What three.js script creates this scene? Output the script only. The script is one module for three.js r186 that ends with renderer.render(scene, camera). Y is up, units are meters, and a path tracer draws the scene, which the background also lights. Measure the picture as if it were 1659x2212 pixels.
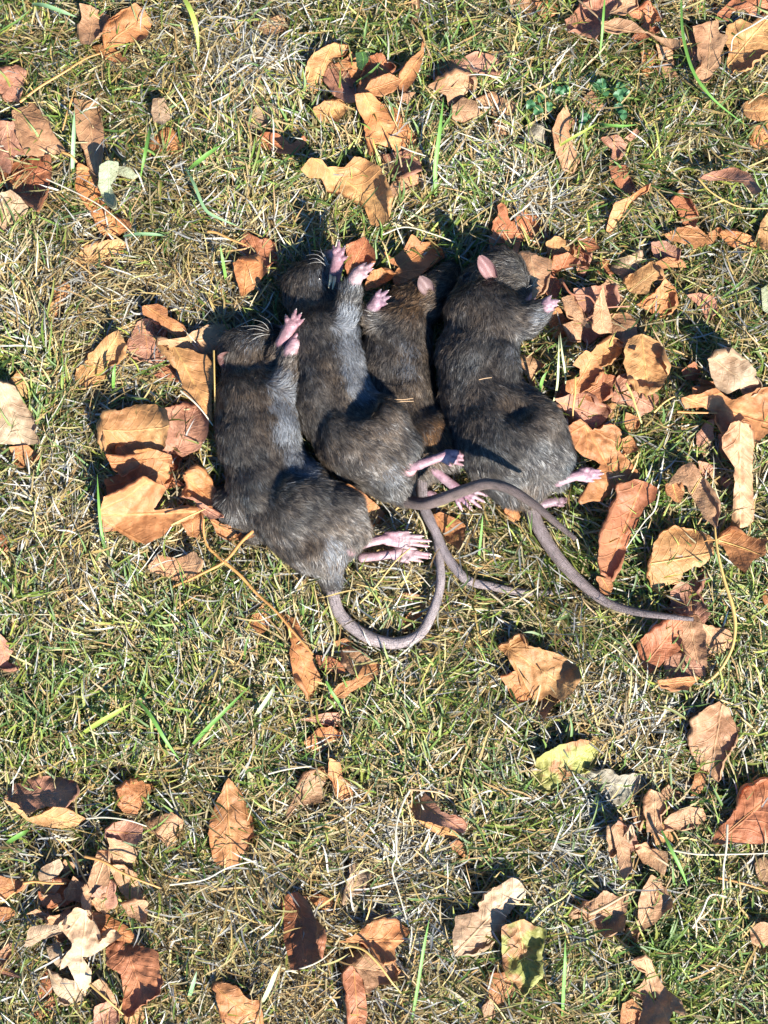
import * as THREE from 'three';
import { Sky } from 'three/addons/objects/Sky.js';
import { mergeGeometries } from 'three/addons/utils/BufferGeometryUtils.js';

// ---------------------------------------------------------------- camera, sky, sun, exposure
const scene = new THREE.Scene();
const TILT = THREE.MathUtils.degToRad(11), DIST = 1.22;
const camera = new THREE.PerspectiveCamera(32.9, 0.75, 0.05, 400);
camera.position.set(0, DIST * Math.cos(TILT), DIST * Math.sin(TILT));
camera.lookAt(0, 0, 0);
camera.updateMatrixWorld(true);

const SUN_EL = THREE.MathUtils.degToRad(36), SUN_X = 0.5, SUN_Z = 0.866;
const sunDir = new THREE.Vector3(SUN_X * Math.cos(SUN_EL), Math.sin(SUN_EL), SUN_Z * Math.cos(SUN_EL)).normalize();
const sky = new Sky();
sky.scale.setScalar(300);
sky.name = 'sky';
sky.userData.kind = 'structure';
sky.material.uniforms.sunPosition.value.copy(sunDir);
sky.material.uniforms.turbidity.value = 4;
sky.material.uniforms.rayleigh.value = 1.0;
sky.material.uniforms.mieCoefficient.value = 0.003;
sky.material.uniforms.cloudCoverage.value = 0;
scene.add(sky);
scene.environmentIntensity = 0.15;
const sun = new THREE.DirectionalLight(new THREE.Color(1.0, 0.955, 0.88), 5);
sun.position.copy(sunDir).multiplyScalar(3);
sun.castShadow = true;
sun.shadow.mapSize.set(4096, 4096);
Object.assign(sun.shadow.camera, { left: -1, right: 1, top: 1, bottom: -1, near: 0.5, far: 6 });
scene.add(sun);
const renderer = new THREE.WebGLRenderer({ antialias: true });
renderer.toneMapping = THREE.LinearToneMapping;
renderer.toneMappingExposure = 2.45;
renderer.shadowMap.enabled = true;

// ---------------------------------------------------------------- helpers
let seed = 1234567;
function rnd() { seed = (seed + 0x6D2B79F5) | 0; let t = Math.imul(seed ^ (seed >>> 15), 1 | seed); t = (t + Math.imul(t ^ (t >>> 7), 61 | t)) ^ t; return ((t ^ (t >>> 14)) >>> 0) / 4294967296; }
const rr = (a, b) => a + (b - a) * rnd();
const gauss = () => (rnd() + rnd() + rnd() - 1.5) * 1.15;
const clamp = (x, a, b) => Math.min(b, Math.max(a, x));
const mix = (a, b, t) => a + (b - a) * t;
const smooth = (a, b, x) => { const t = clamp((x - a) / (b - a), 0, 1); return t * t * (3 - 2 * t); };
function hash3(x, y, z) { let h = Math.imul(x, 374761393) + Math.imul(y, 668265263) + Math.imul(z, 2147483647 - 1274126177); h = Math.imul(h ^ (h >>> 13), 1274126177); return ((h ^ (h >>> 16)) >>> 0) / 4294967296; }
function noise3(x, y, z) {
  const xi = Math.floor(x), yi = Math.floor(y), zi = Math.floor(z), f = (t) => t * t * (3 - 2 * t);
  const u = f(x - xi), v = f(y - yi), w = f(z - zi), H = (a, b, c) => hash3(xi + a, yi + b, zi + c);
  return mix(mix(mix(H(0, 0, 0), H(1, 0, 0), u), mix(H(0, 1, 0), H(1, 1, 0), u), v), mix(mix(H(0, 0, 1), H(1, 0, 1), u), mix(H(0, 1, 1), H(1, 1, 1), u), v), w) * 2 - 1;
}
const noise2 = (x, y, s = 0) => noise3(x, y, s + 0.5);
const fbm2 = (x, y, s = 0) => noise2(x, y, s) * 0.6 + noise2(x * 2.1, y * 2.1, s + 7) * 0.28 + noise2(x * 4.3, y * 4.3, s + 13) * 0.14;
const MM = 0.001;
// a point of the plane y = height, found by its direction of sight from where the photographer stood (1659 x 2212 units across the picture)
const _v = new THREE.Vector3();
function at(dx, dy, hmm) {
  _v.set((dx / 1659) * 2 - 1, 1 - (dy / 2212) * 2, 0.5).unproject(camera).sub(camera.position);
  const k = (hmm * MM - camera.position.y) / _v.y;
  return new THREE.Vector3(camera.position.x + _v.x * k, hmm * MM, camera.position.z + _v.z * k);
}
const tileX = (t, x) => Number(t[0]) * 553 + x / 3, tileY = (t, y) => Number(t[1]) * 737.4 + y / 3;
const used = new Map();
function numbered(name) { const n = used.get(name) ?? 0; used.set(name, n + 1); return n ? `${name}_${String(n).padStart(3, '0')}` : name; }
function tag(o, label, category, group, kind) {
  if (label) o.userData.label = label;
  if (category) o.userData.category = category;
  if (group) o.userData.group = group;
  if (kind) o.userData.kind = kind;
  return o;
}
function shadows(o) { o.castShadow = true; o.receiveShadow = true; return o; }
function geo(pos, idx, { color, uv, normals = true } = {}) {
  const g = new THREE.BufferGeometry();
  g.setAttribute('position', new THREE.Float32BufferAttribute(pos, 3));
  if (color) g.setAttribute('color', new THREE.Float32BufferAttribute(color, 3));
  if (uv) g.setAttribute('uv', new THREE.Float32BufferAttribute(uv, 2));
  g.setIndex(idx);
  if (normals) g.computeVertexNormals();
  return g;
}
function dataTexture(n, fn, srgb) {
  const a = new Uint8Array(n * n * 4);
  for (let j = 0; j < n; j++) for (let i = 0; i < n; i++) { const c = fn(i / n, j / n); const k = (j * n + i) * 4; for (let q = 0; q < 3; q++) a[k + q] = clamp(Math.round(c[q] * 255), 0, 255); a[k + 3] = 255; }
  const t = new THREE.DataTexture(a, n, n); t.magFilter = THREE.LinearFilter; t.minFilter = THREE.LinearFilter; t.wrapS = t.wrapT = THREE.RepeatWrapping;
  if (srgb) t.colorSpace = THREE.SRGBColorSpace; t.needsUpdate = true; return t;
}
// tapered tube through points with radii (metres), closed ends
function tube(pts, radii, { seg = 8, per = 6, color, uvLen = 0.02, flat = 1 } = {}) {
  const curve = new THREE.CatmullRomCurve3(pts, false, 'centripetal'), n = (pts.length - 1) * per, pos = [], idx = [], col = [], uv = [];
  const P = [], R = [];
  for (let i = 0; i <= n; i++) { const t = i / n; P.push(curve.getPoint(t)); const f = t * (radii.length - 1), k = Math.min(radii.length - 2, Math.floor(f)); R.push(mix(radii[k], radii[k + 1], f - k)); }
  let len = 0, N = new THREE.Vector3(0, 1, 0); const T = new THREE.Vector3(), B = new THREE.Vector3();
  for (let i = 0; i <= n; i++) {
    if (i) len += P[i].distanceTo(P[i - 1]);
    T.subVectors(P[Math.min(n, i + 1)], P[Math.max(0, i - 1)]).normalize();
    B.crossVectors(T, N); if (B.lengthSq() < 1e-6) B.set(1, 0, 0); B.normalize(); N.crossVectors(B, T).normalize();
    for (let j = 0; j <= seg; j++) {
      const a = (j / seg) * Math.PI * 2, c = Math.cos(a) * R[i], s = Math.sin(a) * R[i] * flat;
      pos.push(P[i].x + B.x * c + N.x * s, P[i].y + B.y * c + N.y * s, P[i].z + B.z * c + N.z * s);
      uv.push(len / uvLen, j / seg);
      const q = color ? color(i / n, a, P[i]) : [1, 1, 1]; col.push(...q);
      if (i < n && j < seg) { const k = i * (seg + 1) + j; idx.push(k, k + seg + 1, k + 1, k + 1, k + seg + 1, k + seg + 2); }
    }
  }
  for (const e of [0, n]) { const c = pos.length / 3; pos.push(P[e].x, P[e].y, P[e].z); uv.push(0, 0); col.push(...(color ? color(e / n, 0, P[e]) : [1, 1, 1])); for (let j = 0; j < seg; j++) { const k = e * (seg + 1) + j; e ? idx.push(k, c, k + 1) : idx.push(k, k + 1, c); } }
  return geo(pos, idx, { color: col, uv });
}
// surface of a distance field on a grid (naive surface nets)
function surfaceNet(lo, hi, cell, sdf) {
  const nx = Math.ceil((hi[0] - lo[0]) / cell) + 1, ny = Math.ceil((hi[1] - lo[1]) / cell) + 1, nz = Math.ceil((hi[2] - lo[2]) / cell) + 1;
  const F = new Float32Array(nx * ny * nz), at3 = (i, j, k) => (k * ny + j) * nx + i;
  for (let k = 0; k < nz; k++) for (let j = 0; j < ny; j++) for (let i = 0; i < nx; i++) F[at3(i, j, k)] = sdf(lo[0] + i * cell, lo[1] + j * cell, lo[2] + k * cell);
  const V = new Int32Array(nx * ny * nz).fill(-1), pos = [], idx = [];
  const E = [[0, 1], [2, 3], [4, 5], [6, 7], [0, 2], [1, 3], [4, 6], [5, 7], [0, 4], [1, 5], [2, 6], [3, 7]];
  for (let k = 0; k < nz - 1; k++) for (let j = 0; j < ny - 1; j++) for (let i = 0; i < nx - 1; i++) {
    const f = []; let m = 0;
    for (let c = 0; c < 8; c++) { f.push(F[at3(i + (c & 1), j + ((c >> 1) & 1), k + (c >> 2))]); if (f[c] < 0) m |= 1 << c; }
    if (m === 0 || m === 255) continue;
    let x = 0, y = 0, z = 0, n = 0;
    for (const [a, b] of E) if ((f[a] < 0) !== (f[b] < 0)) { const t = f[a] / (f[a] - f[b]); x += mix(a & 1, b & 1, t); y += mix((a >> 1) & 1, (b >> 1) & 1, t); z += mix(a >> 2, b >> 2, t); n++; }
    V[at3(i, j, k)] = pos.length / 3; pos.push(lo[0] + (i + x / n) * cell, lo[1] + (j + y / n) * cell, lo[2] + (k + z / n) * cell);
  }
  const quad = (a, b, c, d, flip) => { if (a < 0 || b < 0 || c < 0 || d < 0) return; flip ? idx.push(a, c, b, a, d, c) : idx.push(a, b, c, a, c, d); };
  for (let k = 1; k < nz - 1; k++) for (let j = 1; j < ny - 1; j++) for (let i = 1; i < nx - 1; i++) {
    const f0 = F[at3(i, j, k)] < 0;
    if (f0 !== F[at3(i + 1, j, k)] < 0) quad(V[at3(i, j - 1, k - 1)], V[at3(i, j, k - 1)], V[at3(i, j, k)], V[at3(i, j - 1, k)], !f0);
    if (f0 !== F[at3(i, j + 1, k)] < 0) quad(V[at3(i - 1, j, k - 1)], V[at3(i - 1, j, k)], V[at3(i, j, k)], V[at3(i, j, k - 1)], !f0);
    if (f0 !== F[at3(i, j, k + 1)] < 0) quad(V[at3(i - 1, j - 1, k)], V[at3(i, j - 1, k)], V[at3(i, j, k)], V[at3(i - 1, j, k)], !f0);
  }
  return { pos, idx };
}
// height map of what lies on the lawn: grass is kept from growing through it
const HM = { x0: -0.45, z0: -0.52, c: 0.0012, nx: 750, nz: 870 };
HM.low = new Float32Array(HM.nx * HM.nz).fill(9); HM.top = new Float32Array(HM.nx * HM.nz).fill(-1); HM.leaf = new Float32Array(HM.nx * HM.nz).fill(-1);
const hmIndex = (x, z) => { const i = Math.floor((x - HM.x0) / HM.c), j = Math.floor((z - HM.z0) / HM.c); return i < 0 || j < 0 || i >= HM.nx || j >= HM.nz ? -1 : j * HM.nx + i; };
function stampTriangles(pos, idx, isLeaf) {
  for (let q = 0; q < idx.length; q += 3) {
    const a = idx[q] * 3, b = idx[q + 1] * 3, c = idx[q + 2] * 3, n = 3;
    for (let i = 0; i <= n; i++) for (let j = 0; j <= n - i; j++) {
      const u = i / n, v = j / n, w = 1 - u - v, k = hmIndex(pos[a] * w + pos[b] * u + pos[c] * v, pos[a + 2] * w + pos[b + 2] * u + pos[c + 2] * v);
      if (k < 0) continue;
      const y = pos[a + 1] * w + pos[b + 1] * u + pos[c + 1] * v;
      if (y < HM.low[k]) HM.low[k] = y; if (y > HM.top[k]) HM.top[k] = y; if (isLeaf && y > HM.leaf[k]) HM.leaf[k] = y;
    }
  }
}

// ---------------------------------------------------------------- ground
const soilRise = (x, z) => 0.004 * fbm2(x * 9, z * 9, 3);
{
  const tex = dataTexture(512, (u, v) => { let n = 0; for (const [f, a] of [[8, 0.3], [23, 0.3], [61, 0.3]]) n += a * noise3(Math.sin(u * 6.283) * f / 6.283, Math.cos(u * 6.283) * f / 6.283, v * f); const g = noise2(u * 90, v * 90, 9) > 0.55 ? 0.16 : 0; return [0.36 + n * 0.2 + g, 0.29 + n * 0.17 + g * 0.8, 0.17 + n * 0.12 + g * 0.4]; }, true);
  tex.repeat.set(1, 1);
  const pos = [], uv = [], idx = [], n = 120, edge = [];
  for (let i = 0; i <= n; i++) { const t = (i / n) * 2 - 1; edge.push(Math.sign(t) * (Math.abs(t) * 1.3 + 150 * Math.pow(Math.abs(t), 9))); }
  for (let j = 0; j <= n; j++) for (let i = 0; i <= n; i++) { const x = edge[i], z = edge[j], r = Math.hypot(x, z); pos.push(x, r < 3 ? soilRise(x, z) : 0, z); uv.push(x / 0.35, z / 0.35); if (i < n && j < n) { const k = j * (n + 1) + i; idx.push(k, k + n + 1, k + 1, k + 1, k + n + 1, k + n + 2); } }
  const m = shadows(new THREE.Mesh(geo(pos, idx, { uv }), new THREE.MeshStandardMaterial({ map: tex, roughness: 1, bumpMap: tex, bumpScale: 0.003 })));
  m.name = 'ground'; m.userData.kind = 'structure'; m.userData.label = 'dark soil and thatch under the lawn'; scene.add(m);
}

// ---------------------------------------------------------------- rats
const skinTex = dataTexture(256, (u, v) => { const n = noise2(u * 60, v * 60, 2) * 0.5 + noise2(u * 25, v * 25, 4) * 0.5; const q = 0.82 + n * 0.2; return [q, q, q]; }, false);
const scaleTex = dataTexture(256, (u, v) => { // rings of small scales round a rat's tail
  const row = u * 12, r = row % 1, k = (v * 20 + (Math.floor(row) % 2) * 0.5) % 1; const e = Math.min(smooth(0, 0.3, r), smooth(0, 0.3, Math.min(k, 1 - k) * 2)); const n = noise2(u * 90, v * 70, 5) * 0.22 + noise2(u * 30, v * 24, 8) * 0.14; const q = 0.66 + 0.24 * e + n; return [q, q, q]; }, false);
const hideMat = new THREE.MeshStandardMaterial({ name: 'hide', vertexColors: true, roughness: 0.75 });
const pawMat = new THREE.MeshPhysicalMaterial({ name: 'paw_skin', vertexColors: true, roughness: 0.5, map: skinTex, bumpMap: skinTex, bumpScale: 0.0009, sheen: 0.2 });
const tailMat = new THREE.MeshStandardMaterial({ name: 'tail_skin', vertexColors: true, roughness: 0.48, map: scaleTex, bumpMap: scaleTex, bumpScale: 0.0016 });
const furMat = new THREE.MeshStandardMaterial({ name: 'fur', vertexColors: true, roughness: 0.4, side: THREE.DoubleSide });
const clawMat = new THREE.MeshStandardMaterial({ name: 'claw', color: new THREE.Color().setRGB(0.6, 0.5, 0.42), roughness: 0.4 });
const toothMat = new THREE.MeshStandardMaterial({ name: 'tooth', color: new THREE.Color().setRGB(0.75, 0.62, 0.36), roughness: 0.3 });
const eyeMat = new THREE.MeshPhysicalMaterial({ name: 'eye', color: new THREE.Color().setRGB(0.012, 0.008, 0.008), roughness: 0.15 });
const whiskerMat = new THREE.MeshStandardMaterial({ name: 'whisker', color: new THREE.Color().setRGB(0.5, 0.47, 0.42), roughness: 0.4 });

const SQ = 0.8; // lying bodies are a little flatter than they are wide
function boneDistance(b, x, y, z) {
  const ax = b.a.x, ay = b.a.y, az = b.a.z, dx = b.b.x - ax, dy = b.b.y - ay, dz = b.b.z - az, L = dx * dx + dy * dy + dz * dz;
  const t = L > 0 ? clamp(((x - ax) * dx + (y - ay) * dy + (z - az) * dz) / L, 0, 1) : 0;
  const px = x - ax - dx * t, py = y - ay - dy * t, pz = z - az - dz * t, s = b.s;
  return Math.sqrt(px * px + (py * py) / (s * s) + pz * pz) - mix(b.ra, b.rb, t);
}
function fieldOf(bones, k) {
  return (x, y, z) => {
    let d = 1e3;
    for (const b of bones) { const e = boneDistance(b, x, y, z); if (d > 1e2) d = e; else { const h = clamp(0.5 + 0.5 * (d - e) / k, 0, 1); d = mix(d, e, h) - k * h * (1 - h); } }
    return d;
  };
}
function bounds(bones, pad) {
  const lo = [1e9, 1e9, 1e9], hi = [-1e9, -1e9, -1e9];
  for (const b of bones) for (const [p, r] of [[b.a, b.ra], [b.b, b.rb]]) ['x', 'y', 'z'].forEach((k, i) => { lo[i] = Math.min(lo[i], p[k] - r - pad); hi[i] = Math.max(hi[i], p[k] + r + pad); });
  return [lo, hi];
}
const joint = ([dx, dy, h, r]) => ({ p: at(dx, dy, h), r: r * MM });
// chain of joints [dx, dy, height mm, radius mm] into bones; flow: +1 when fur lies from the first joint towards the last
function chain(list, flow = 1, s = SQ) {
  const j = list.map(joint), out = [];
  for (let i = 0; i + 1 < j.length; i++) out.push({ a: j[i].p, b: j[i + 1].p, ra: j[i].r, rb: j[i + 1].r, flow, s });
  return out;
}
const PINK = [0.43, 0.24, 0.24];
// a paw: palm chain and toes, each toe a chain of its own rooted in the palm
function paw({ palm, toes, toeR = 1.5, tone = PINK }) {
  const bones = chain(palm, 1, 0.9), last = palm[palm.length - 1];
  const claws = [];
  toes.forEach(([tx, ty, th, sx = 0, sy = 0]) => {
    const root = [mix(last[0], tx, 0.06) + sx, mix(last[1], ty, 0.06) + sy, last[2], toeR * 1.12];
    const mid = [mix(root[0], tx, 0.55), mix(root[1], ty, 0.55), mix(last[2], th, 0.5) + 1.6, toeR * 0.98], end = [tx, ty, th, toeR * 0.8];
    bones.push(...chain([root, mid, end], 1, 1));
    const e = at(tx, ty, th), m = at(mid[0], mid[1], mid[2]), d = e.clone().sub(m).normalize();
    claws.push(tube([e.clone().addScaledVector(d, 0.4 * MM), e.clone().addScaledVector(d, 1.5 * MM), e.clone().addScaledVector(d, 2.6 * MM).add(new THREE.Vector3(0, -0.9 * MM, 0))], [0.55 * MM, 0.4 * MM, 0.08 * MM], { seg: 5, per: 2 }));
  });
  const f = fieldOf(bones, 1.1 * MM), [lo, hi] = bounds(bones, 2 * MM);
  const { pos, idx } = surfaceNet(lo, hi, 0.65 * MM, (x, y, z) => f(x, y, z) + 0.12 * MM * noise3(x * 900, y * 900, z * 900));
  const col = [], uv = [];
  for (let i = 0; i < pos.length; i += 3) { const n = 1 + 0.24 * noise3(pos[i] * 260, pos[i + 1] * 260, pos[i + 2] * 260) + 0.12 * noise3(pos[i] * 800, pos[i + 1] * 800, pos[i + 2] * 800), m = 0.16 * noise3(pos[i] * 140, pos[i + 1] * 140, pos[i + 2] * 140 + 9); col.push(tone[0] * n, tone[1] * (n - m), tone[2] * (n - m * 0.5)); uv.push(pos[i] / 0.03, pos[i + 2] / 0.03); }
  return { g: geo(pos, idx, { color: col, uv }), claws };
}
// a rat's ear: a cupped skin shell with thickness
function ear(base, dir, up, len, wide, tone) {
  const pos = [], idx = [], col = [], uv = [], nu = 12, nv = 10, side = new THREE.Vector3().crossVectors(dir, up).normalize(), nn = new THREE.Vector3().crossVectors(side, dir).normalize();
  for (const layer of [0, 1]) for (let i = 0; i <= nu; i++) for (let j = 0; j <= nv; j++) {
    const t = i / nu, w = (j / nv) * 2 - 1, prof = Math.pow(Math.sin(Math.PI * (0.14 + 0.83 * t)), 0.6);
    const th = mix(1.5, 1.15, t), R = (wide * 0.62 * prof) / th, fold = 0.0016 * noise2(t * 3.5, w * 2.5, 4);
    const p = base.clone().addScaledVector(dir, len * t).addScaledVector(side, (R - layer * 0.5 * MM * 0) * Math.sin(w * th)).addScaledVector(nn, R * (1 - Math.cos(w * th)) + 0.12 * len * t * t + fold - layer * 0.6 * MM);
    pos.push(p.x, p.y, p.z); uv.push(t, j / nv); const q = 1 + 0.14 * noise2(t * 6, w * 5, 11); col.push(tone[0] * q, tone[1] * q, tone[2] * q);
  }
  const row = nv + 1, L = (nu + 1) * row;
  for (let i = 0; i < nu; i++) for (let j = 0; j < nv; j++) { const k = i * row + j; idx.push(k, k + 1, k + row, k + 1, k + row + 1, k + row, L + k, L + k + row, L + k + 1, L + k + 1, L + k + row, L + k + row + 1); }
  const rim = []; for (let i = 0; i <= nu; i++) rim.push(i * row); for (let j = 1; j <= nv; j++) rim.push(nu * row + j); for (let i = nu - 1; i >= 0; i--) rim.push(i * row + nv);
  for (let q = 0; q + 1 < rim.length; q++) idx.push(rim[q], L + rim[q], rim[q + 1], rim[q + 1], L + rim[q], L + rim[q + 1]);
  return geo(pos, idx, { color: col, uv });
}
const withGroups = (list) => { // one geometry, one material group for each entry [geometries, material]
  const gs = [], mats = [];
  for (const [g, m] of list) { if (!g.length) continue; gs.push(g.length > 1 ? mergeGeometries(g) : g[0]); mats.push(m); }
  return [mergeGeometries(gs, true), mats];
};
function makeRat(spec) {
  const root = new THREE.Group(); root.name = numbered('rat'); tag(root, spec.label, 'rat', 'dead rats laid side by side on the grass');
  const bones = [...chain(spec.torso, 1), ...chain(spec.head, -1, 0.86)];
  for (const l of spec.limbs) bones.push(...chain(l, 1, 0.88));
  for (const [dx, dy, h, r] of spec.bumps ?? []) bones.push(...chain([[dx, dy, h, r], [dx + 6, dy + 16, h, r]], 1, 0.88));
  const field = fieldOf(bones, 6 * MM), [lo, hi] = bounds(bones, 6 * MM), seedN = spec.seed;
  const dents = (spec.dents ?? []).map(([dx, dy, h, r]) => [at(dx, dy, h), r * MM]);
  const carved = (x, y, z) => { let d = field(x, y, z); for (const [p, r] of dents) { const e = r - Math.hypot(x - p.x, y - p.y, z - p.z), k = 5 * MM, h = clamp(0.5 + 0.5 * (e - d) / k, 0, 1); d = mix(d, e, h) + k * h * (1 - h); } return d; };
  const lump = (x, y, z) => carved(x, y, z) + 2.4 * MM * noise3(x * 42 + seedN, y * 42, z * 42) + 1.1 * MM * noise3(x * 90 + seedN, y * 90, z * 90) + 0.5 * MM * noise3(x * 210, y * 210 + seedN, z * 210);
  const { pos, idx } = surfaceNet(lo, hi, 1.5 * MM, lump);
  const grey = (x, z) => { let g = 0; for (const [dx, dy, r, k = 1] of spec.grey) { const c = at(dx, dy, 34); g = Math.max(g, k - k * smooth(r * 0.45 * MM, r * MM, Math.hypot(x - c.x, z - c.z) + 3.5 * MM * noise2(x * 160, z * 160, seedN) + 2 * MM * noise2(x * 420, z * 420, seedN))); } return g; };
  const brown = (x, z) => { let g = 0; for (const [dx, dy, r] of spec.brown ?? []) { const c = at(dx, dy, 30); g = Math.max(g, 1 - smooth(r * 0.4 * MM, r * MM, Math.hypot(x - c.x, z - c.z))); } return g; };
  const bare = []; // pink skin spots: nose, ankles
  for (const [dx, dy, h, r] of spec.bare ?? []) bare.push([at(dx, dy, h), r * MM]);
  const bareness = (x, y, z) => { let m = 0; for (const [p, r] of bare) m = Math.max(m, 1 - smooth(r * 0.6, r, Math.hypot(x - p.x, y - p.y, z - p.z))); return m; };
  const col = [], uv = [];
  for (let i = 0; i < pos.length; i += 3) { const b = bareness(pos[i], pos[i + 1], pos[i + 2]), g = grey(pos[i], pos[i + 2]); uv.push(pos[i] / 0.03, pos[i + 2] / 0.03); col.push(mix(mix(0.055, 0.15, g), 0.5, b), mix(mix(0.045, 0.15, g), 0.26, b), mix(mix(0.038, 0.155, g), 0.26, b)); }
  const body = geo(pos, idx, { color: col, uv });
  stampTriangles(pos, idx);
  // paws, ears, tail join the body's mesh
  const skin = [], claws = [];
  for (const p of spec.paws) { const { g, claws: c } = paw(p); skin.push(g); claws.push(...c); stampTriangles(g.attributes.position.array, g.index.array); }
  for (const e of spec.ears) { const b = at(e[0], e[1], e[2]), t = at(e[3], e[4], e[5]), d = t.clone().sub(b), len = d.length(); skin.push(ear(b, d.normalize(), new THREE.Vector3(...(e[7] ?? [0, 1, 0.2])).normalize(), len, e[6] * MM, e[8] ?? [0.55, 0.33, 0.32])); }
  const tp = spec.tail.map(([dx, dy, h], i) => at(dx + (i > 1 ? rr(-2.5, 2.5) : 0), dy + (i > 1 ? rr(-2.5, 2.5) : 0), h));
  const tail = tube(tp, spec.tail.map((q) => q[3] * MM), { seg: 14, per: 14, uvLen: 0.014, color: (t, a, p) => { const n = 1 + 0.3 * noise3(p.x * 120 + Math.cos(a), p.y * 120 + Math.sin(a), p.z * 120) + 0.22 * noise3(p.x * 420 + 2 * Math.cos(a), p.y * 420 + 2 * Math.sin(a), p.z * 420); const c = spec.tailTone; return [c[0] * n, c[1] * n, c[2] * n]; } });
  stampTriangles(tail.attributes.position.array, tail.index.array);
  const [g, mats] = withGroups([[[body], hideMat], [skin, pawMat], [[tail], tailMat]]);
  const m = shadows(new THREE.Mesh(g, mats)); m.name = 'body'; root.add(m);
  // fur: hairs spread over the hide, lying from head to tail
  const bn = body.attributes.normal.array, tri = [], cum = []; let area = 0;
  for (let q = 0; q < idx.length; q += 3) {
    const a = idx[q] * 3, b = idx[q + 1] * 3, c = idx[q + 2] * 3;
    if (bn[a + 1] < -0.45) continue;
    const ux = pos[b] - pos[a], uy = pos[b + 1] - pos[a + 1], uz = pos[b + 2] - pos[a + 2], vx = pos[c] - pos[a], vy = pos[c + 1] - pos[a + 1], vz = pos[c + 2] - pos[a + 2];
    area += 0.5 * Math.hypot(uy * vz - uz * vy, uz * vx - ux * vz, ux * vy - uy * vx); tri.push(q); cum.push(area);
  }
  const count = Math.round(area * 1e6 * FUR_PER_MM2), hp = [], hc = [], hi2 = [], hn = [], P = new THREE.Vector3(), N = new THREE.Vector3(), D = new THREE.Vector3(), S = new THREE.Vector3(), Q = new THREE.Vector3();
  for (let k = 0; k < count; k++) {
    const target = rnd() * area; let a0 = 0, b0 = cum.length - 1; while (a0 < b0) { const m0 = (a0 + b0) >> 1; cum[m0] < target ? (a0 = m0 + 1) : (b0 = m0); }
    let u = rnd(), v = rnd(); if (u + v > 1) { u = 1 - u; v = 1 - v; } const q = tri[a0], A = idx[q] * 3, B = idx[q + 1] * 3, C = idx[q + 2] * 3, w = 1 - u - v;
    P.set(pos[A] * w + pos[B] * u + pos[C] * v, pos[A + 1] * w + pos[B + 1] * u + pos[C + 1] * v, pos[A + 2] * w + pos[B + 2] * u + pos[C + 2] * v);
    N.set(bn[A] * w + bn[B] * u + bn[C] * v, bn[A + 1] * w + bn[B + 1] * u + bn[C + 1] * v, bn[A + 2] * w + bn[B + 2] * u + bn[C + 2] * v).normalize();
    const bd = bareness(P.x, P.y, P.z); if (rnd() < bd) continue;
    D.set(0, 0, 0);
    for (const b of bones) { const d = boneDistance(b, P.x, P.y, P.z), wt = Math.exp(-Math.max(0, d + 0.004) / (5 * MM)); Q.subVectors(b.b, b.a).normalize(); D.addScaledVector(Q, wt * b.flow); }
    D.addScaledVector(N, -D.dot(N)).normalize();
    S.crossVectors(N, D).normalize();
    // tufts: neighbouring hairs lean the same way
    const lean = 0.55 * noise3(P.x * 70 + seedN, P.y * 70, P.z * 70) + 0.45 * noise3(P.x * 190 + seedN, P.y * 190, P.z * 190) + 0.42 * noise3(P.x * 520, P.y * 520 + seedN, P.z * 520) + 0.3 * gauss();
    const lift = 0.2 + 0.14 * noise3(P.x * 330, P.y * 330 + 50, P.z * 330) + 0.13 * gauss();
    D.addScaledVector(S, lean).normalize();
    const g0 = grey(P.x, P.z), br = brown(P.x, P.z), len = (mix(5.2, 4.8, g0) + 1.5 * gauss() + 1.2 * noise3(P.x * 120, P.y * 120 + seedN, P.z * 120) + (rnd() < 0.04 ? 3.5 : 0)) * MM * (1 - 0.45 * bd) * (spec.hair ?? 1), wd = rr(0.06, 0.13) * MM;
    const r = clamp(0.6 * rnd() + 0.2 + 0.42 * noise3(P.x * 480 + seedN, P.y * 480, P.z * 480), 0, 1); let base, tip;
    const patch = 0.5 * noise3(P.x * 42 + seedN, P.y * 42, P.z * 42) + 0.3 * noise3(P.x * 150, P.y * 150 + seedN, P.z * 150);
    if (r < 0.42 - 0.3 * patch) { base = [0.021, 0.0185, 0.017]; tip = [0.04, 0.034, 0.03]; }
    else if (r < 0.74 - 0.25 * patch) { base = [0.046, 0.039, 0.033]; tip = [0.14, 0.113, 0.086]; }
    else if (r < 0.93 - 0.1 * patch) { base = [0.055, 0.048, 0.042]; tip = [0.26, 0.215, 0.165]; }
    else { base = [0.09, 0.083, 0.078]; tip = [0.36, 0.33, 0.29]; }
    { const warm = clamp(0.3 * noise3(P.x * 30 + 5, P.y * 30, P.z * 30 + seedN) + 0.25 * noise3(P.x * 95, P.y * 95 + seedN, P.z * 95), -0.4, 0.4); base = [base[0] * (1 + warm * 0.5), base[1], base[2] * (1 - warm * 0.4)]; tip = [tip[0] * (1 + warm * 0.5), tip[1], tip[2] * (1 - warm * 0.5)]; }
    if (rnd() < g0 * 0.85) { const e = rnd(), G = e < 0.3 ? 0.16 : e < 0.72 ? 0.3 : 0.48; base = base.map((c, i) => mix(c, [0.13, 0.138, 0.15][i], 0.9)); tip = tip.map((c, i) => mix(c, G * [0.95, 0.98, 1.0][i], 0.95)); }
    if (br > 0) { base = base.map((c, i) => c * mix(1, [1.7, 1.2, 0.8][i], br)); tip = tip.map((c, i) => c * mix(1, [1.55, 1.12, 0.72][i], br)); }
    const roll = rr(-0.9, 0.9); Q.copy(S).multiplyScalar(Math.cos(roll)).addScaledVector(N, Math.sin(roll));
    const k0 = hp.length / 3, bow = rr(0.1, 0.5);
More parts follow.
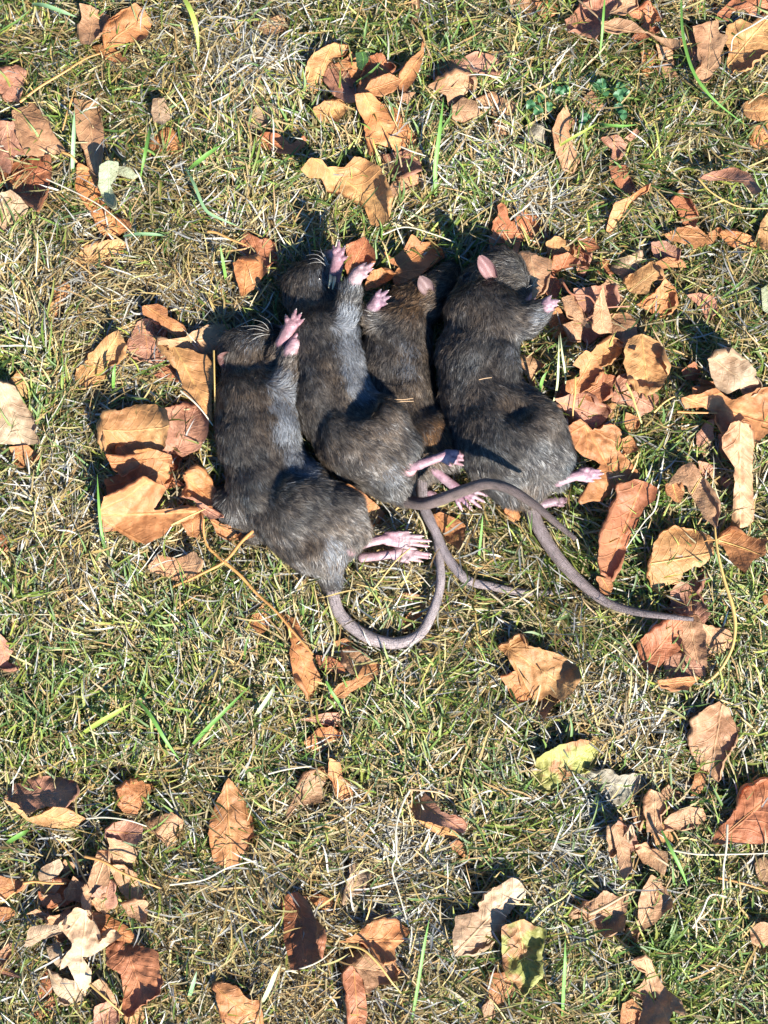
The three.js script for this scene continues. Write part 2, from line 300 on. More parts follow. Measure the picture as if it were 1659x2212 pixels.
    for (let s = 0; s <= 2; s++) {
      const t = s / 2, up = len * (lift * t * (1.35 - bow * t)), fw = len * t * 0.96, ww = s === 2 ? 0 : wd * (s ? 0.8 : 1), cx = P.x + D.x * fw + N.x * up, cy = P.y + D.y * fw + N.y * up, cz = P.z + D.z * fw + N.z * up;
      const cc = s === 0 ? base : s === 1 ? base.map((c, i) => mix(c, tip[i], 0.65)) : tip;
      if (s < 2) { hp.push(cx - Q.x * ww, cy - Q.y * ww, cz - Q.z * ww, cx + Q.x * ww, cy + Q.y * ww, cz + Q.z * ww); hc.push(...cc, ...cc); hn.push(N.x, N.y, N.z, N.x, N.y, N.z); }
      else { hp.push(cx, cy, cz); hc.push(...cc); hn.push(N.x, N.y, N.z); }
    }
    hi2.push(k0, k0 + 1, k0 + 3, k0, k0 + 3, k0 + 2, k0 + 2, k0 + 3, k0 + 4);
  }
  { // short sparse hairs on the tail
    const ta = tail.attributes.position.array, tn = tail.attributes.normal.array, seg = 15, rows = Math.floor(ta.length / 3 / seg) - 1;
    for (let k = 0; k < 2600; k++) {
      const row = Math.floor(Math.pow(rnd(), 1.3) * (rows - 3)), j = Math.floor(rnd() * 14), i0 = (row * seg + j) * 3, i1 = ((row + 2) * seg + j) * 3, t = rnd();
      P.set(mix(ta[i0], ta[i1], t), mix(ta[i0 + 1], ta[i1 + 1], t), mix(ta[i0 + 2], ta[i1 + 2], t)); N.set(tn[i0], tn[i0 + 1], tn[i0 + 2]); D.set(ta[i1] - ta[i0], ta[i1 + 1] - ta[i0 + 1], ta[i1 + 2] - ta[i0 + 2]).normalize(); S.crossVectors(N, D).normalize();
      D.addScaledVector(N, rr(0.12, 0.5)).addScaledVector(S, gauss() * 0.3).normalize();
      const len = rr(1.2, 2.8) * MM * (row < rows * 0.12 ? 1.8 : 1), w = 0.07 * MM, k0 = hp.length / 3, cc = rnd() < 0.6 ? [0.07, 0.06, 0.055] : [0.3, 0.26, 0.22];
      hp.push(P.x - S.x * w, P.y - S.y * w, P.z - S.z * w, P.x + S.x * w, P.y + S.y * w, P.z + S.z * w, P.x + D.x * len, P.y + D.y * len, P.z + D.z * len); hc.push(...cc, ...cc, ...cc); hi2.push(k0, k0 + 1, k0 + 2);
    }
  }
  const fg = geo(hp, hi2, { color: hc, normals: false });
  fg.computeVertexNormals();
  const fur = shadows(new THREE.Mesh(fg, furMat)); fur.name = 'fur'; fur.userData.kind = 'stuff'; root.add(fur);
  const cl = shadows(new THREE.Mesh(mergeGeometries(claws), clawMat)); cl.name = 'claws'; cl.userData.kind = 'stuff'; root.add(cl);
  for (const e of spec.eyes ?? []) { const s = new THREE.SphereGeometry(2.3 * MM, 14, 10); s.scale(1.1, 0.8, 0.9); const o = shadows(new THREE.Mesh(s, eyeMat)); o.name = 'eye'; o.position.copy(at(e[0], e[1], e[2])); root.add(o); }
  for (const e of spec.teeth ?? []) { const p = e.map(([dx, dy, h]) => at(dx, dy, h)); const o = shadows(new THREE.Mesh(tube(p, [1.4 * MM, 1.2 * MM, 0.4 * MM], { seg: 7, per: 4 }), toothMat)); o.name = 'incisor'; root.add(o); }
  if (spec.whiskers) {
    const gs = []; for (const [x0, y0, h0, x1, y1, h1] of spec.whiskers) { const a = at(x0, y0, h0), b = at(x1, y1, h1), c = a.clone().lerp(b, 0.5).add(new THREE.Vector3(rr(-2, 2) * MM, rr(3, 6) * MM, rr(-2.5, 0) * MM)); gs.push(tube([a, c, b], [0.13 * MM, 0.1 * MM, 0.03 * MM], { seg: 4, per: 5 })); }
    const w = shadows(new THREE.Mesh(mergeGeometries(gs), whiskerMat)); w.name = 'whiskers'; w.userData.kind = 'stuff'; root.add(w);
  }
  scene.add(root);
  return root;
}
const FUR_PER_MM2 = 3.3;
const T = (x, y, h, r) => [tileX('11', x), tileY('11', y), h, r];          // joints read in the middle ninth of the picture
const T2 = (x, y, h, r) => [tileX('21', x), tileY('21', y), h, r];
const TT = (x, y, h, sx, sy) => [tileX("11", x), tileY("11", y), h, sx, sy], TT2 = (x, y, h, sx, sy) => [tileX("21", x), tileY("21", y), h, sx, sy];
const whiskerFan = (x0, y0, h0, list) => list.map(([x, y, h]) => [x0 + rr(-8, 8), y0 + rr(-6, 6), h0, x, y, h]);

makeRat({
  label: 'grey brown rat at the left end, tail looped in a U', seed: 3, bumps: [[520, 845, 38, 13], [600, 900, 42, 10], [560, 1045, 40, 12], [700, 1150, 36, 12]], dents: [[655, 985, 63, 18], [500, 1000, 67, 14], [600, 1010, 78, 16], [625, 840, 69, 10]],
  torso: [[540, 822, 27, 21], [553, 868, 31, 27], [560, 940, 29, 27.5], [578, 1020, 27, 27], [632, 1100, 27, 28], [684, 1180, 23, 21], [712, 1252, 14, 8.5]],
  head: [[528, 802, 23, 16], [528, 764, 26, 18.5], [578, 738, 25, 12], [616, 716, 23, 6.5]],
  limbs: [[[588, 856, 38, 15], [614, 815, 42, 10], [622, 782, 44, 7], [624, 768, 44, 5.5]], [[575, 815, 30, 12], [596, 772, 36, 8], [606, 748, 40, 5.5]],
    [[652, 1085, 40, 24], [735, 1108, 40, 17], [770, 1148, 34, 10], [755, 1182, 27, 6]], [[620, 1050, 26, 22], [505, 1085, 16, 12], [540, 1140, 12, 10]]],
  paws: [
    { palm: [T(610, 1345, 25, 3.6), T(720, 1305, 26, 3.0), T(850, 1275, 25, 3.4)], toes: [TT(985, 1238, 26, -6, -9), TT(1070, 1262, 24, 0, -5), TT(1118, 1294, 22, 2, 0), TT(1108, 1326, 20, 0, 5), TT(1030, 1345, 18, -5, 9)], toeR: 1.45, tone: [0.427, 0.265, 0.265] },
    { palm: [T(690, 1400, 16, 3.4), T(800, 1390, 17, 3.0), T(905, 1372, 17, 3.2)], toes: [TT(1050, 1362, 17, -4, -8), TT(1122, 1378, 16, 0, -4), TT(1112, 1402, 16, 2, 0), TT(1064, 1424, 15, 0, 5), TT(985, 1430, 15, -6, 9)], toeR: 1.4, tone: [0.415, 0.258, 0.258] },
    { palm: [[622, 772, 45, 5.4], [630, 755, 47, 5], [638, 742, 48, 5]], toes: [[662, 722, 50, 2, -6], [668, 732, 50, 5, 0], [662, 745, 49, 6, 6], [648, 716, 50, -6, -6]], toeR: 1.55, tone: [0.427, 0.252, 0.252] },
    { palm: [[606, 748, 40, 5], [619, 722, 47, 4.6], [629, 702, 52, 4.6]], toes: [[648, 680, 55, 4, -2], [638, 672, 56, 0, -6], [653, 692, 54, 6, 4], [618, 684, 54, -7, -2]], toeR: 1.5, tone: [0.324, 0.170, 0.176] },
  ],
  ears: [[502, 782, 33, 470, 768, 38, 13, [0.3, 1, 0.5], [0.2, 0.1, 0.085]], [512, 735, 26, 500, 712, 26, 12, [0, 1, 0], [0.28, 0.15, 0.14]]],
  grey: [[545, 735, 10, .4], [606, 838, 11, .7], [622, 885, 17, .8], [638, 935, 18], [655, 985, 17], [668, 1025, 12], [722, 1195, 11, .5], [728, 1225, 9, .4]],
  bare: [[619, 714, 23, 9], [756, 1182, 27, 8], [770, 1172, 28, 6], [624, 766, 45, 6], [606, 746, 40, 7]],
  eyes: [[556, 740, 38]],
  whiskers: whiskerFan(592, 722, 33, [[500, 735, 38], [520, 705, 40], [545, 690, 40], [505, 760, 40], [480, 740, 34], [560, 680, 34], [530, 745, 42], [515, 720, 34]]),
  tail: [[706, 1238, 15, 5.85], [717, 1275, 13, 4.50], [732, 1322, 13, 4.32], [766, 1360, 14, 4.32], [812, 1384, 15, 4.32], [860, 1390, 16, 4.14], [905, 1370, 18, 3.78], [934, 1325, 20, 3.42], [949, 1262, 20, 3.15], [951, 1205, 18, 2.97], [942, 1150, 16, 2.70], [924, 1108, 15, 2.52], [908, 1080, 15, 2.16], [900, 1060, 14, 1.62]],
  tailTone: [0.50, 0.40, 0.37],
});
makeRat({
  label: 'second rat from the left, grey belly patch, tail arching right', seed: 17, bumps: [[670, 725, 42, 11], [690, 830, 46, 11], [740, 930, 46, 13], [838, 1000, 34, 10]], dents: [[778, 862, 65, 15], [668, 880, 71, 14], [740, 745, 69, 11], [800, 1005, 67, 11]],
  torso: [[692, 668, 28, 20], [698, 720, 32, 24], [706, 790, 32, 26], [726, 870, 32, 27], [786, 945, 34, 31], [842, 1022, 26, 19], [866, 1066, 20, 7.5]],
  head: [[674, 648, 23, 16], [664, 620, 25, 16.5], [700, 588, 27, 11], [722, 558, 30, 6]],
  limbs: [[[718, 705, 40, 13], [746, 668, 48, 9], [756, 636, 52, 6.5], [762, 618, 54, 5]], [[815, 925, 44, 24], [862, 968, 42, 15], [880, 1002, 40, 7.5]], [[700, 660, 30, 11], [712, 630, 32, 7], [720, 612, 34, 5]]],
  paws: [
    { palm: [T(985, 812, 42, 3.8), T(1060, 798, 45, 3.4), T(1150, 765, 46, 2.8), T(1235, 735, 46, 3.2)], toes: [TT(1392, 742, 42, 4, -2), TT(1382, 772, 41, 0, 5), TT(1335, 800, 39, -4, 8), TT(1262, 802, 39, -12, 9), TT(1345, 716, 44, -2, -7)], toeR: 1.35, tone: [0.363, 0.208, 0.227] },
    { palm: [[760, 624, 54, 5], [767, 603, 57, 4.8], [773, 592, 59, 4.8]], toes: [[803, 571, 61, 1, -5], [801, 582, 60, 4, 0], [791, 596, 59, 5, 6], [787, 571, 61, -5, -6]], toeR: 1.55, tone: [0.415, 0.252, 0.252] },
    { palm: [[720, 612, 34, 4.4], [727, 578, 46, 4.4], [731, 556, 54, 4.2]], toes: [[732, 524, 58, -1, -4], [743, 536, 57, 3, 0], [747, 556, 55, 4, 6], [721, 534, 56, -5, 0]], toeR: 1.5, tone: [0.324, 0.170, 0.189] },
  ],
  ears: [[632, 640, 26, 615, 625, 30, 13, [0.2, 1, 0.2], [0.2, 0.14, 0.13]]],
  grey: [[748, 715, 13], [760, 760, 15], [770, 805, 16], [782, 848, 14], [752, 648, 8, .6], [846, 1030, 9, .45], [696, 605, 11, .55]],
  bare: [[724, 556, 30, 9], [884, 1006, 40, 9], [761, 620, 54, 6]],
  eyes: [[688, 600, 38]],
  teeth: [[[716, 588, 40], [714, 606, 46], [710, 622, 46]], [[723, 590, 40], [722, 608, 46], [718, 625, 46]]],
  whiskers: whiskerFan(708, 578, 38, [[660, 552, 38], [672, 540, 38], [655, 575, 36], [690, 528, 36], [668, 560, 42], [704, 530, 34]]),
  tail: [[858, 1052, 20, 5.40], [876, 1078, 21, 4.68], [905, 1090, 30, 4.41], [950, 1082, 46, 4.23], [1000, 1060, 62, 3.96], [1050, 1047, 76, 3.69], [1100, 1056, 86, 3.33], [1150, 1086, 93, 2.79], [1200, 1127, 98, 2.16], [1245, 1166, 101, 1.44]],
  tailTone: [0.27, 0.19, 0.16],
});
makeRat({
  label: 'brown rat lying low, third from the left, foot under arched tail', seed: 29, bumps: [[840, 730, 32, 11], [880, 810, 34, 10], [890, 930, 30, 10]], dents: [[885, 860, 55, 13], [850, 760, 61, 9], [860, 900, 55, 11]],
  torso: [[880, 672, 19, 18], [860, 715, 22, 23], [852, 790, 22, 25], [866, 870, 20, 23], [905, 935, 19, 22], [922, 990, 16, 15], [914, 1026, 12, 6.5]],
  head: [[892, 655, 20, 15.5], [930, 640, 21, 16], [960, 610, 19, 10], [974, 588, 17, 6]],
  limbs: [[[838, 705, 28, 12], [812, 692, 34, 8], [799, 680, 36, 5.5]], [[930, 945, 26, 19], [955, 958, 27, 14], [978, 990, 25, 8]], [[920, 985, 16, 9], [945, 1015, 14, 5]]],
  paws: [
    { palm: [[796, 684, 36, 5], [806, 665, 38, 4.8], [814, 651, 40, 4.4]], toes: [[835, 630, 42, 0, -5], [839, 642, 41, 3, 0], [832, 656, 40, 3, 6], [820, 629, 42, -6, -4]], toeR: 1.55, tone: [0.324, 0.195, 0.227] },
    { palm: [T(1140, 820, 24, 3.2), T(1220, 890, 22, 3.2), T(1310, 960, 21, 3.6)], toes: [TT(1330, 1085, 17, -10, 8), TT(1390, 1085, 17, -4, 6), TT(1448, 1070, 17, 3, 3), TT(1500, 998, 18, 6, -5), TT(1470, 1035, 18, 6, 0)], toeR: 1.45, tone: [0.363, 0.214, 0.239] },
    { palm: [T(960, 870, 12, 3.4), T(1010, 940, 12, 3.4), T(1080, 985, 12, 3.4)], toes: [TT(1160, 985, 11, 0, -4), TT(1180, 1005, 11, 0, 0), TT(1150, 1030, 10, 0, 4)], toeR: 1.5, tone: [0.324, 0.189, 0.208] },
  ],
  ears: [[930, 632, 35, 907, 594, 45, 12, [-0.1, 1, 0.5], [0.22, 0.14, 0.13]]],
  grey: [[880, 760, 9, .35], [878, 805, 9, .4]],
  brown: [[880, 640, 26], [945, 955, 22]],
  bare: [[974, 590, 17, 7], [978, 995, 24, 8], [799, 680, 36, 6]],
  tail: [[912, 1012, 15, 4.32], [911, 1045, 16, 3.87], [917, 1095, 17, 3.51], [938, 1150, 18, 3.33], [965, 1203, 19, 3.33], [1008, 1250, 18, 3.24], [1060, 1268, 13, 2.97], [1120, 1278, 9, 2.61], [1180, 1282, 6, 2.07], [1225, 1277, 4, 1.26]],
  tailTone: [0.42, 0.335, 0.32],
});
makeRat({
  label: 'large dark rat at the right end, pink ear up, tail trailing', seed: 41, bumps: [[1010, 670, 44, 12], [1075, 770, 48, 11], [1065, 915, 48, 14], [1180, 935, 44, 13]], dents: [[1112, 860, 74, 17], [985, 870, 67, 13], [1050, 835, 86, 14], [1100, 735, 73, 10]],
  torso: [[1052, 628, 30, 20], [1046, 682, 34, 25.5], [1030, 770, 36, 27], [1038, 850, 35, 27], [1100, 948, 36, 36], [1122, 1020, 26, 23], [1138, 1066, 17, 8.5]],
  head: [[1064, 612, 29, 15.5], [1088, 596, 29, 17], [1116, 622, 28, 11.5], [1135, 644, 26, 6.5]],
  limbs: [[[1092, 690, 42, 17], [1132, 690, 42, 11], [1158, 678, 42, 7], [1170, 672, 42, 5.4]], [[1145, 940, 44, 26], [1190, 990, 36, 15], [1204, 1030, 28, 7.5]]],
  paws: [
    { palm: [[1166, 678, 43, 5.2], [1176, 666, 46, 4.8], [1181, 657, 47, 4.6]], toes: [[1204, 650, 48, 0, -4], [1201, 659, 47, 3, 1], [1193, 668, 46, 3, 6], [1188, 641, 48, -5, -5]], toeR: 1.55, tone: [0.389, 0.227, 0.252] },
    { palm: [T2(250, 905, 30, 4.6), T2(300, 905, 32, 3.8), T2(380, 880, 32, 3.2), T2(450, 862, 31, 3.4)], toes: [TT2(560, 838, 30, 0, -6), TT2(580, 858, 29, 3, 0), TT2(562, 884, 28, 0, 5), TT2(520, 905, 27, -6, 9), TT2(515, 826, 31, -5, -9)], toeR: 1.4, tone: [0.389, 0.233, 0.252] },
    { palm: [T2(110, 1040, 12, 3.6), T2(200, 1050, 12, 3.6), T2(270, 1035, 12, 3.6)], toes: [TT2(350, 1020, 10, 0, -3), TT2(355, 1040, 10, 0, 0), TT2(330, 1065, 10, 0, 4)], toeR: 1.5, tone: [0.272, 0.170, 0.189] },
    { palm: [[1132, 655, 24, 4], [1142, 648, 24, 3.6]], toes: [[1154, 644, 23, 0, -2], [1155, 652, 23, 0, 2]], toeR: 1.6, tone: [0.298, 0.164, 0.183] },
  ],
  ears: [[1066, 602, 45, 1036, 550, 55, 12, [-0.1, 1, 0.5], [0.27, 0.14, 0.13]], [1020, 612, 36, 1000, 596, 38, 11, [0, 1, 0], [0.12, 0.09, 0.085]]],
  grey: [[1108, 780, 9, .3], [1150, 700, 8, .5]],
  bare: [[1137, 646, 26, 8], [1206, 1032, 24, 9], [1168, 676, 37, 5], [1060, 588, 40, 5]],
  eyes: [[1110, 600, 40]],
  whiskers: whiskerFan(1126, 632, 32, [[1160, 600, 34], [1165, 615, 36], [1150, 590, 36]]),
  tail: [[1132, 1052, 18, 6.30], [1144, 1090, 14, 4.86], [1162, 1138, 13, 4.68], [1202, 1205, 13, 4.32], [1252, 1258, 14, 3.87], [1312, 1298, 18, 3.24], [1372, 1322, 25, 2.70], [1432, 1331, 32, 2.16], [1498, 1337, 38, 1.44]],
  tailTone: [0.34, 0.26, 0.24],
});

// ---------------------------------------------------------------- fallen leaves
// base colours of dry leaves
const TONES = {
  o: [0.70, 0.295, 0.10], g: [0.73, 0.37, 0.13], t: [0.68, 0.37, 0.18], p: [0.66, 0.31, 0.18], r: [0.64, 0.235, 0.095],
  w: [0.68, 0.455, 0.265], y: [0.50, 0.50, 0.12], l: [0.56, 0.57, 0.33], k: [0.52, 0.46, 0.33], v: [0.10, 0.24, 0.05],
};
const veinTex = {};
for (const kind of ['feather', 'palm']) {
  const vein = (u, v) => { // u along the leaf, v across, each -1..1: how near a vein is
    const a = Math.abs(v); let e = Math.exp(-Math.pow(a / 0.018, 2));
    if (kind === 'feather') { const s = (u - a * 0.85 - 0.05 * Math.sin(a * 9)) * 4.2, q = Math.abs(s - Math.round(s)); e = Math.max(e, 0.8 * Math.exp(-Math.pow(q / 0.045, 2)) * smooth(1.2, 0.1, a)); }
    else for (const ang of [0.55, 1.05, 1.6]) { const c = Math.cos(ang), s = Math.sin(ang), x = u + 0.75, along = x * c + a * s, off = Math.abs(-x * s + a * c); if (along > 0) e = Math.max(e, 0.85 * Math.exp(-Math.pow(off / 0.018, 2))); const t = (along - off * 0.8) * 6, q = Math.abs(t - Math.round(t)); if (off < 0.3) e = Math.max(e, 0.45 * Math.exp(-Math.pow(q / 0.07, 2)) * smooth(0.3, 0.02, off)); }
    const net = Math.abs(noise2(u * 22, v * 22, 4)); return Math.max(e, 0.3 * smooth(0.1, 0.0, net));
  };
  const color = dataTexture(512, (U, V) => {
    const u = U * 2 - 1, v = V * 2 - 1, e = vein(u, v), n = fbm2(u * 3.2, v * 3.2, 21), f = noise2(u * 34, v * 34, 23), sp = smooth(0.58, 0.75, noise2(u * 27, v * 27, 31)) * smooth(-0.1, 0.5, noise2(u * 4, v * 4, 33));
    const q = 0.84 + 0.16 * n + 0.06 * f + 0.1 * e - 0.3 * sp; return [q, q * (0.985 + 0.05 * n + 0.02 * e), q * (0.97 + 0.1 * n)];
  }, true);
  const bump = dataTexture(512, (U, V) => { const u = U * 2 - 1, v = V * 2 - 1, q = 0.45 + 0.35 * vein(u, v) + 0.16 * noise2(u * 14, v * 14, 5) + 0.06 * noise2(u * 50, v * 50, 6); return [q, q, q]; }, false);
  veinTex[kind] = { color, bump };
}
const leafMats = {};
function leafMat(tone, kind, k) {
  const key = tone + kind + k;
  if (!leafMats[key]) {
    const f = [0.9, 1, 1.08][k], c = TONES[tone];
    leafMats[key] = new THREE.MeshPhysicalMaterial({ name: `dry_leaf_${key}`, color: new THREE.Color().setRGB(c[0] * f, c[1] * f, c[2] * f), map: veinTex[kind].color, bumpMap: veinTex[kind].bump, bumpScale: 0.0011, vertexColors: true, roughness: 0.5, transmission: 0.22, thickness: 0, side: THREE.DoubleSide });
    leafMats[key].roughness = 0.62;
  }
  return leafMats[key];
}
const stalkMats = {};
const stalkMat = (tone) => (stalkMats[tone] ??= new THREE.MeshStandardMaterial({ name: 'stalk_' + tone, vertexColors: true, color: new THREE.Color().setRGB(...({ o: [0.5, 0.24, 0.07], g: [0.52, 0.33, 0.1], t: [0.45, 0.28, 0.14], r: [0.36, 0.14, 0.07], y: [0.5, 0.45, 0.14], w: [0.55, 0.48, 0.34], v: [0.13, 0.27, 0.045], a: [0.2, 0.33, 0.15], e: [0.33, 0.4, 0.07], k: [0.42, 0.44, 0.24] })[tone]), roughness: 0.55 }));

function inside(poly, x, y) { let c = false; for (let i = 0, j = poly.length - 1; i < poly.length; j = i++) { const a = poly[i], b = poly[j]; if (a[1] > y !== b[1] > y && x < ((b[0] - a[0]) * (y - a[1])) / (b[1] - a[1]) + a[0]) c = !c; } return c; }
function nearest(poly, x, y) {
  let best = 1e9, bx = 0, by = 0;
  for (let i = 0, j = poly.length - 1; i < poly.length; j = i++) { const a = poly[j], b = poly[i], dx = b[0] - a[0], dy = b[1] - a[1], t = clamp(((x - a[0]) * dx + (y - a[1]) * dy) / (dx * dx + dy * dy || 1), 0, 1), px = a[0] + dx * t, py = a[1] + dy * t, d = Math.hypot(px - x, py - y); if (d < best) { best = d; bx = px; by = py; } }
  return [best, bx, by];
}
const UNIT = 0.3255; // millimetres of ground for one picture unit
// one blade of a leaf: a thin bent sheet with thickness inside a closed outline (picture units), bent by the options
function leafBlade(outline, o, base) {
  // drawn points come out: leaf tips are sharp
  let gx0 = 0, gy0 = 0; for (const p of outline) { gx0 += p[0] / outline.length; gy0 += p[1] / outline.length; }
  const corners = outline.map((p, i) => { const a = outline[(i + outline.length - 1) % outline.length], b = outline[(i + 1) % outline.length], mx = (a[0] + b[0]) / 2, my = (a[1] + b[1]) / 2, far = Math.hypot(p[0] - gx0, p[1] - gy0) > Math.hypot(mx - gx0, my - gy0), k = far ? 0.2 : 0.12; return [p[0] + (p[0] - mx) * k, p[1] + (p[1] - my) * k]; });
  let poly = corners;
  for (let k = 0; k < 1; k++) { const q = []; for (let i = 0; i < poly.length; i++) { const a = poly[i], b = poly[(i + 1) % poly.length]; const c = 0.05; q.push([mix(a[0], b[0], c), mix(a[1], b[1], c)], [mix(a[0], b[0], 1 - c), mix(a[1], b[1], 1 - c)]); } poly = q; }
  let bx0 = 1e9, bx1 = -1e9, by0 = 1e9, by1 = -1e9; for (const p of poly) { bx0 = Math.min(bx0, p[0]); bx1 = Math.max(bx1, p[0]); by0 = Math.min(by0, p[1]); by1 = Math.max(by1, p[1]); }
  const grow = clamp(Math.min(bx1 - bx0, by1 - by0) / 70, 0.25, 1); // small leaves get small nicks
  let cx = 0, cy = 0; for (const p of poly) { cx += p[0] / poly.length; cy += p[1] / poly.length; }
  // teeth and small nicks along the edge
  const fine = []; for (let i = 0; i < poly.length; i++) { const a = poly[i], b = poly[(i + 1) % poly.length], L = Math.hypot(b[0] - a[0], b[1] - a[1]), n = Math.max(1, Math.round(L / 5)); for (let k = 0; k < n; k++) { const x = mix(a[0], b[0], k / n), y = mix(a[1], b[1], k / n), r = Math.hypot(x - cx, y - cy) || 1, j = grow * (1 + 2.6 * noise2(x * 0.075, y * 0.075, o.seed) + 2.6 * noise2(x * 0.22, y * 0.22, o.seed + 3)); fine.push([x + ((x - cx) / r) * j, y + ((y - cy) / r) * j]); } }
  poly = fine;
  let sxx = 0, sxy = 0, syy = 0; for (const p of poly) { const x = p[0] - cx, y = p[1] - cy; sxx += x * x; sxy += x * y; syy += y * y; }
  let ang = 0.5 * Math.atan2(2 * sxy, sxx - syy); if (o.axis !== undefined) ang = (o.axis * Math.PI) / 180;
  o.bow ??= rr(-0.12, 0.12) * 40;
  o.creases ??= (() => { const list = []; for (let k = 0; k < 3; k++) { const a = rr(0, 6.283); list.push([Math.cos(a), Math.sin(a), rr(0.1, 0.65), rr(-0.8, 0.9)]); } return list; })();
  const ca = Math.cos(ang), sa = Math.sin(ang); let L = 1, W = 1;
  for (const p of poly) { const x = p[0] - cx, y = p[1] - cy; L = Math.max(L, Math.abs(x * ca + y * sa)); W = Math.max(W, Math.abs(-x * sa + y * ca)); }
  const K = clamp(W * UNIT / 15, 0.25, 1.25);
  const height = (x, y) => {
    const X = x - cx, Y = y - cy, u = (X * ca + Y * sa) / L, v = (-X * sa + Y * ca) / W, mu = u * L * UNIT, mv = v * W * UNIT;
    let h = base + o.h + o.s * (X * SUN_X + Y * SUN_Z) * UNIT + o.q * (X * SUN_Z - Y * SUN_X) * UNIT;
    h += K * (o.c * v * v * (0.6 + 0.4 * u) + o.b * u * u + o.w * u * v) - o.f * (1 - Math.abs(v));
    for (const k of o.creases) { const t = (X * k[0] + Y * k[1]) * UNIT - k[2] * Math.sqrt(L * W) * UNIT + 0.8 * noise2(x * 0.04, y * 0.04, o.seed + 40); if (t > 0) h += k[3] * (t - 2 * (1 - Math.exp(-t / 2))); }
    const edge = Math.max(0, Math.max(Math.abs(u), Math.abs(v)) - 0.62) / 0.38;
    h += K * o.e * edge * edge * (0.25 + 1.3 * noise2(x * 0.03, y * 0.03, o.seed + 5));
    const ridge = (mu - Math.abs(mv) * 0.85) / Math.max(3.2, L * UNIT * 0.24), tri = Math.abs(ridge - Math.round(ridge)) * 2;
    h += o.a * Math.min(1, K * 1.1) * (0.24 * tri - 0.3 * Math.exp(-Math.pow(mv / 1.6, 2)) + 1.5 * noise2(x * 0.028, y * 0.028, o.seed + 1) + 0.8 * noise2(x * 0.075, y * 0.075, o.seed + 2) + 0.35 * noise2(x * 0.2, y * 0.2, o.seed + 9));
    return Math.max(h, 3);
  };
  const cell = clamp(Math.sqrt(L * W) / 14, 1.8, 3.6), x0 = Math.min(...poly.map((p) => p[0])) - cell, x1 = Math.max(...poly.map((p) => p[0])) + cell, y0 = Math.min(...poly.map((p) => p[1])) - cell, y1 = Math.max(...poly.map((p) => p[1])) + cell;
  const nx = Math.ceil((x1 - x0) / cell), ny = Math.ceil((y1 - y0) / cell), id = new Int32Array((nx + 1) * (ny + 1)).fill(-1), P2 = [];
  for (let j = 0; j <= ny; j++) for (let i = 0; i <= nx; i++) { const x = x0 + i * cell, y = y0 + j * cell, [d, bx, by] = nearest(poly, x, y); if (d < cell * 0.55) { id[j * (nx + 1) + i] = P2.length; P2.push([bx, by]); } else if (inside(poly, x, y)) { id[j * (nx + 1) + i] = P2.length; P2.push([x, y]); } }
  for (const q of corners) { let best = cell * 1.6, bi = -1; for (let i = 0; i < P2.length; i++) { const d = Math.hypot(P2[i][0] - q[0], P2[i][1] - q[1]); if (d < best) { best = d; bi = i; } } if (bi >= 0) P2[bi] = [q[0], q[1]]; }
  const tris = [], add = (a, b, c) => { if (a < 0 || b < 0 || c < 0) return; const A = P2[a], B = P2[b], C = P2[c]; if (Math.abs((B[0] - A[0]) * (C[1] - A[1]) - (B[1] - A[1]) * (C[0] - A[0])) > 0.02 && inside(poly, (A[0] + B[0] + C[0]) / 3, (A[1] + B[1] + C[1]) / 3)) tris.push(a, c, b); };
  for (let j = 0; j < ny; j++) for (let i = 0; i < nx; i++) { const a = id[j * (nx + 1) + i], b = id[j * (nx + 1) + i + 1], c = id[(j + 1) * (nx + 1) + i], d = id[(j + 1) * (nx + 1) + i + 1]; if (a >= 0 && d >= 0) { add(a, b, d); add(a, d, c); } else { add(a, b, c); add(b, d, c); } }
  const n = P2.length, top = [], uv = [], col = [], mid = at(cx, cy, height(cx, cy)), span = L * UNIT * MM;
  for (const [x, y] of P2) {
    const p = at(x, y, height(x, y)); top.push(p.x, p.y, p.z);
    // uv: metres along the bent sheet from its middle, over the leaf's length
    let run = 0, last = mid; for (let k = 1; k <= 7; k++) { const e = at(mix(cx, x, k / 7), mix(cy, y, k / 7), height(mix(cx, x, k / 7), mix(cy, y, k / 7))); run += e.distanceTo(last); last = e; }
    const gx = p.x - mid.x, gz = p.z - mid.z, gl = Math.hypot(gx, gz) || 1; uv.push(0.5 + (0.45 * run * (gx * ca + gz * sa)) / gl / span, 0.5 + (0.45 * run * (-gx * sa + gz * ca)) / gl / span);
    const q = 1 + 0.17 * fbm2(x * 0.02, y * 0.02, o.seed + 20) + 0.05 * noise2(x * 0.12, y * 0.12, o.seed + 21), hue = 0.11 * noise2(x * 0.014, y * 0.014, o.seed + 22), brown = o.patchy ? smooth(0.02, 0.3, fbm2(x * 0.035, y * 0.035, o.seed + 60)) : 0; col.push(q * mix(1, 1.25, brown), q * (1 + hue) * mix(1, 0.62, brown), q * (1 + hue * 1.3) * mix(1, 1.05, brown));
  }
  const tg = geo(top, tris), nr = tg.attributes.normal.array, pos = [...top], cnt = new Map(), idx = [...tris];
  for (let i = 0; i < n; i++) pos.push(top[i * 3] - nr[i * 3] * 0.28 * MM, top[i * 3 + 1] - nr[i * 3 + 1] * 0.28 * MM, top[i * 3 + 2] - nr[i * 3 + 2] * 0.28 * MM);
  for (let q = 0; q < tris.length; q += 3) { idx.push(n + tris[q], n + tris[q + 2], n + tris[q + 1]); for (const [a, b] of [[0, 1], [1, 2], [2, 0]]) { const A = tris[q + a], B = tris[q + b]; cnt.set(A * 65536 + B, 1); } }
  for (const key of cnt.keys()) { const A = Math.floor(key / 65536), B = key % 65536; if (!cnt.has(B * 65536 + A)) idx.push(A, n + A, B, B, n + A, n + B); }
